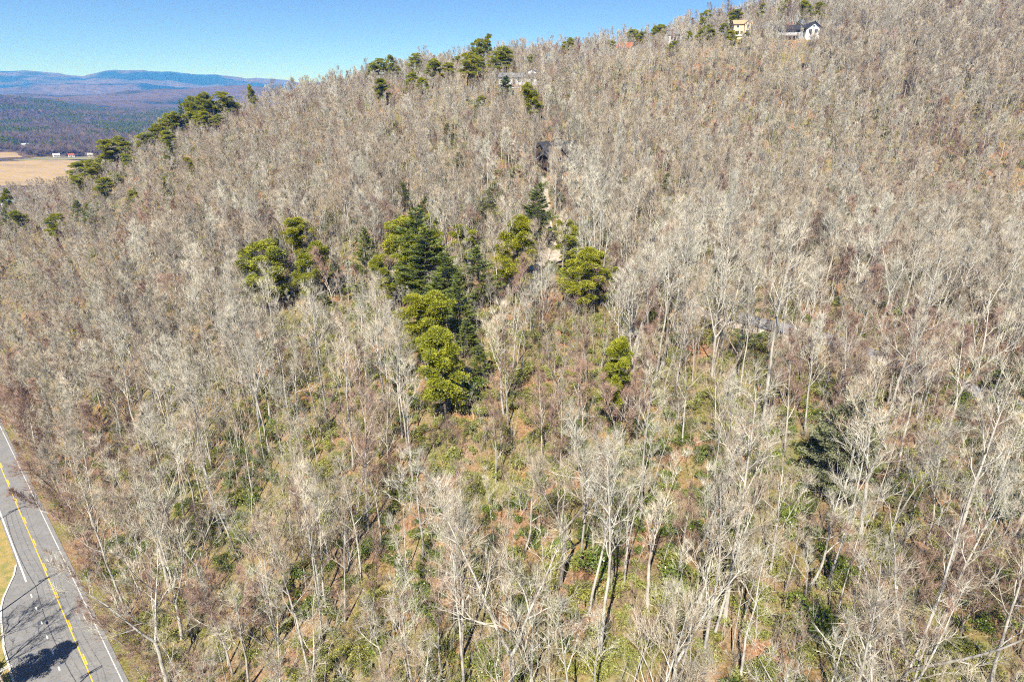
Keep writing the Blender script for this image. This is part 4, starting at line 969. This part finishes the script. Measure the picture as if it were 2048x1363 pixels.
# labels: how the tree looks, where it stands, and its place among its like from left to right
ZONES = [('beside the main road', lambda x, y, X, Y: X * RN[0] + Y * RN[1] < 20), ('in the bottom left, past the roadside trees', lambda x, y, X, Y: (y > 1080) & (x < 560)), ('along the bottom edge, left of middle', lambda x, y, X, Y: (y > 1080) & (x < 960)),
         ('along the bottom edge, right of middle', lambda x, y, X, Y: (y > 1080) & (x < 1450)), ('in the bottom right corner', lambda x, y, X, Y: y > 1080), ('between main road and central pines', lambda x, y, X, Y: x < 640),
         ('just below the central pines', lambda x, y, X, Y: x < 1000), ('below the gravel driveway', lambda x, y, X, Y: x < 1330), ('around the large hemlock', lambda x, y, X, Y: x < 1760), ('in front of the narrow lane', lambda x, y, X, Y: x > -1e9)]
zone = np.full(len(gx), -1); an = A[:, 0], A[:, 1], gx, gy
for i, (w_, f_) in enumerate(ZONES): zone = np.where((zone < 0) & f_(*an), i, zone)
looks = [t['look'] for t in TREES]; buckets = {}
for i in np.where(near)[0]:
    sw_ = 'short' if hgt[i] < .72 else ('big' if hgt[i] > 1.12 else ''); buckets.setdefault((zone[i], looks[pick[i]], sw_), []).append(i)
for (zi, lk, sw_), ids in buckets.items():
    ids.sort(key=lambda i: A[i, 0]); many = len(ids) > 1
    for q, i in enumerate(ids):
        lab = ('%s %s bare tree %s' % (sw_, lk, ZONES[zi][0])).strip()
        if many: lab += ', ' + ORD[min(q, len(ORD) - 1)]
        o = place_tree(TREES[pick[i]], gx[i], gy[i], z[i], rz[i], hgt[i], lab, 'bare trees on the near slope'); o.rotation_euler = (tx[i], ty[i], rz[i])
rest = ~near
coll = template_collection('bare_tree_kind', [t['both'] for t in TREES] + DENSE)
to_dense = np.array([0, 0, 1, 2, 3, 4, 4, 4, 5, 6, 5, 7, 7, 2]) + len(TREES); pick2 = np.where(dist > r.uniform(105, 165, len(gx)), to_dense[pick], pick)
bx_, by_ = grid(-760, -170, 250, 690, 6.5, r)        # woods west of the spur, down to the river
kk = (H(bx_, by_) < 26) & clear(bx_, by_, 0) & ~((by_ > 640 + 0 * bx_) & (bx_ > -620)) & ~inside(bx_, by_, FIELD_POLY['hay_field']) & ~inside(bx_, by_, FIELD_POLY['river_meadow']); az_ = np.degrees(np.arctan2(bx_, by_)); kk &= (az_ < -26) & (az_ > -44); rb_ = np.hypot(bx_, by_); kk &= ~((az_ > -41) & (az_ < -36.6) & (rb_ > 400) & (rb_ < 700) & (r.random(len(bx_)) < .93))
kk &= ~((np.hypot(bx_ + 545, by_ - 655) < 55)) & ~((np.abs(bx_ + 430) < 45) & (by_ < 545) & (by_ > 470) & (r.random(len(bx_)) < .75)); bx_, by_ = bx_[kk], by_[kk]; nb_ = len(bx_)
P3 = np.concatenate([np.column_stack([gx, gy, z])[rest], np.column_stack([bx_, by_, H(bx_, by_)])])
R3 = np.concatenate([np.column_stack([tx, ty, rz])[rest], np.column_stack([0 * bx_, 0 * bx_, r.uniform(0, 6.28, nb_)])])
S3 = np.concatenate([np.repeat(hgt[rest][:, None], 3, 1), np.repeat(r.uniform(.5, .85, nb_)[:, None], 3, 1)])
I3 = np.concatenate([pick2[rest], r.integers(len(TREES), len(TREES) + len(DENSE), nb_)])
bf = scatter('bare_forest', P3, R3, S3, I3, coll); tag(bf, 'leafless grey brown woodland covering the upper hillside', 'forest', kind='stuff')
print('bare trees', len(P3), 'near', int(near.sum()))

# understory: brush, and evergreen shrubs
gx, gy = grid(-230, 260, 8, 360, 2.5, r); keep = clear(gx, gy, -1.7) & (r.random(len(gx)) < .8 + .15 * sm(110, 200, np.hypot(gx, gy))); gx, gy = gx[keep], gy[keep]
z, A, B, vis = in_view(gx, gy, 4.0 + 0 * gx, 60, 60); gx, gy, z = gx[vis], gy[vis], z[vis]; n = len(gx)
road_n = gx * RN[0] + gy * RN[1]; pk = np.where(road_n < 16, r.choice([1, 4, 0], n), r.choice([0, 1, 2, 2, 3, 3, 4], n)); sc = r.uniform(.6, 1.25, n) * np.where(road_n < 15, 1.45, 1)
br = scatter('bare_brush', np.column_stack([gx, gy, z]), np.column_stack([0 * gx, 0 * gx, r.uniform(0, 6.28, n)]), np.repeat(sc[:, None], 3, 1), pk, template_collection('brush_kind', BRUSH)); tag(br, 'leafless brush and saplings between the trees', 'brush', kind='stuff'); print('brush', n)
gx, gy = grid(-230, 260, 8, 330, 2.3, r); keep = clear(gx, gy, -.8); gx, gy = gx[keep], gy[keep]; dist = np.hypot(gx, gy)
cover = fbm(gx / 9 + 31, gy / 9, 4); keep = (cover > .24 + .16 * sm(90, 170, dist)) & (r.random(len(gx)) < .95 - .5 * sm(110, 230, dist)); gx, gy = gx[keep], gy[keep]
z, A, B, vis = in_view(gx, gy, 3 + 0 * gx, 60, 60); gx, gy, z, A = gx[vis], gy[vis], z[vis], A[vis]; n = len(gx); kindn = fbm(gx / 18 + 71, gy / 18, 3)
pk = np.where(kindn > .47, r.integers(0, 3, n), r.integers(3, 6, n)); sc = r.uniform(.28, 1.0, n); sz_ = sc * r.uniform(.7, 1.15, n); rz = r.uniform(0, 6.28, n)
# the shrubs that stand out singly
SPOT = [(-7.1, 102.1, 1.7, 1.9, 0, 'tall bright green shrub at the foot of the central pines'), (-36.4, 105.4, 1.3, 1.6, 1, 'dark green shrub left of the central pines'), (-24.6, 114.3, 1.1, 1.4, 2, 'mid green shrub under the left of the central pines'),
        (35.3, 52.3, 1.7, 1.7, 0, 'big glossy dark green shrub at lower right'), (11.2, 63.0, 1.3, 1.4, 1, 'glossy green shrub near bottom middle'), (21.2, 59.9, 1.3, 1.3, 2, 'glossy green shrub right of bottom middle'),
        (-12.0, 62.5, 1.2, 1.2, 0, 'rounded green shrub left of bottom middle'), (-17.8, 58.9, 1.1, 1.1, 1, 'low green shrub at the bottom edge, left of middle'), (141.7, 165.0, 1.6, 1.9, 1, 'dark green thicket shrub at the right edge, upper'),
        (130.6, 170.0, 1.5, 1.6, 2, 'dark green shrub left of the right edge thicket'), (51.4, 102.5, 1.5, 1.3, 0, 'green shrub above the large hemlock'), (-54.4, 87.1, 1.2, 1.1, 4, 'olive laurel shrub right of the main road, lower'),
        (-49.9, 90.4, 1.3, 1.2, 3, 'olive laurel shrub right of the main road, upper'), (62.0, 59.2, 1.5, 1.5, 2, 'dark green shrub at the lower right edge')]
for x, y, sw, sh, k, lab in SPOT:
    T_ = SHRUBS[k]; o = empty('evergreen_shrub', (x, y, Hs(x, y)), x, (sw, sw, sh)); tag(o, lab, 'shrub', 'evergreen shrubs under the trees'); link_mesh('foliage', T_['leaves'], o); link_mesh('stems', T_['stems'], o)
sh_ = scatter('shrub_understory', np.column_stack([gx, gy, z]), np.column_stack([0 * gx, 0 * gx, rz]), np.column_stack([sc, sc, sz_]), pk, template_collection('shrub_kind', [s['leaves'] for s in SHRUBS])); tag(sh_, 'evergreen rhododendron and laurel cover under the bare trees', 'undergrowth', kind='stuff'); print('shrubs', n)

# far woods across the valley: one mass of small crowns
def far_templates():
    out = []
    for i in range(3):
        rr = np.random.default_rng(500 + i); mb = MB(); n = 70; d = rr.normal(0, 1, (n, 3)); d[:, 2] = np.abs(d[:, 2]); d /= np.linalg.norm(d, axis=1)[:, None]
        base = np.array([0, 0, 5.0]) + d * rr.uniform(0, 2, n)[:, None]; mb.spikes(base, base + (d * .8 + UP * .5) * rr.uniform(3, 6, n)[:, None], .16); mb.tube([(0, 0, -1), (0, 0, 6)], [.25, .2], 4); out.append(mb.mesh('far_bare', M['far_twig']))
    for i in range(2):
        rr = np.random.default_rng(520 + i); mb = MB()
        for q in range(26):
            f = q / 26; tuft_cloud(mb, rr, np.array([rr.normal(0, 1.6 * (1 - f)), rr.normal(0, 1.6 * (1 - f)), 3 + 14 * f]), 2.2 * (1.1 - f), 9, 1.5, .9)
        mb.tube([(0, 0, -1), (0, 0, 14)], [.3, .1], 4); out.append(mb.mesh('far_pine', M['needle_w']))
    return template_collection('far_kind', out)
rr_ = np.sqrt(r.uniform(1000 ** 2, 3300 ** 2, 46000)); aa = np.radians(r.uniform(-43, -13, 46000)); x = rr_ * np.sin(aa); y = rr_ * np.cos(aa)
keep = r.random(len(x)) < 1.0 - .55 * sm(1500, 3000, rr_)
for fo in ('hay_field', 'pasture', 'river_meadow', 'far_meadow'):
    keep &= ~inside(x, y, FIELD_POLY[fo])
keep &= ~inside(x, y, [(-1040, 900), (-808, 965), (-740, 1000), (-560, 890), (-540, 1050), (-690, 1066), (-800, 1048), (-900, 1125), (-1040, 1100)])
for fx, fy, *_ in far:
    q = np.hypot(x - fx * .985, y - fy * .985); keep &= q > 26
x, y, rr_ = x[keep], y[keep], rr_[keep]; z = H(x, y); n = len(x); ev = fbm(x / 130 + 3, y / 130, 4) + .05 * sm(1400, 2400, rr_); isev = (ev > .60) | (r.random(n) < .04) | (np.hypot(x + 985, y - 1190) < 45)
pk = np.where(isev, r.integers(3, 5, n), r.integers(0, 3, n)); sc = r.uniform(.75, 1.25, n) * np.where(isev, .95, 1.25)
fw = scatter('valley_woods', np.column_stack([x, y, z]), np.column_stack([0 * x, 0 * x, r.uniform(0, 6.28, n)]), np.repeat(sc[:, None], 3, 1), pk, far_templates()); tag(fw, 'distant mixed woods across the valley', 'forest', kind='stuff'); print('far', n)
# thin tree line along the river in front of the field
# ------------------------------------------------------------------ air
def haze(density):
    mb = MB(); mb.box((0, 0, 190), (40000, 40000, 560)); m = bpy.data.materials.new('valley haze'); m.use_nodes = True; nt = m.node_tree; nt.nodes.clear()
    out = nt.nodes.new('ShaderNodeOutputMaterial'); v = nt.nodes.new('ShaderNodeVolumePrincipled'); v.inputs['Color'].default_value = (.06, .30, 1.0, 1); v.inputs['Density'].default_value = density; v.inputs['Absorption Color'].default_value = (1, 1, 1, 1); v.inputs['Anisotropy'].default_value = 0.0
    nt.links.new(v.outputs[0], out.inputs['Volume']); o = mb.build('haze', m); tag(o, 'pale blue air haze over the valley and mountains', 'haze', kind='stuff'); return o
haze(1.6e-4)
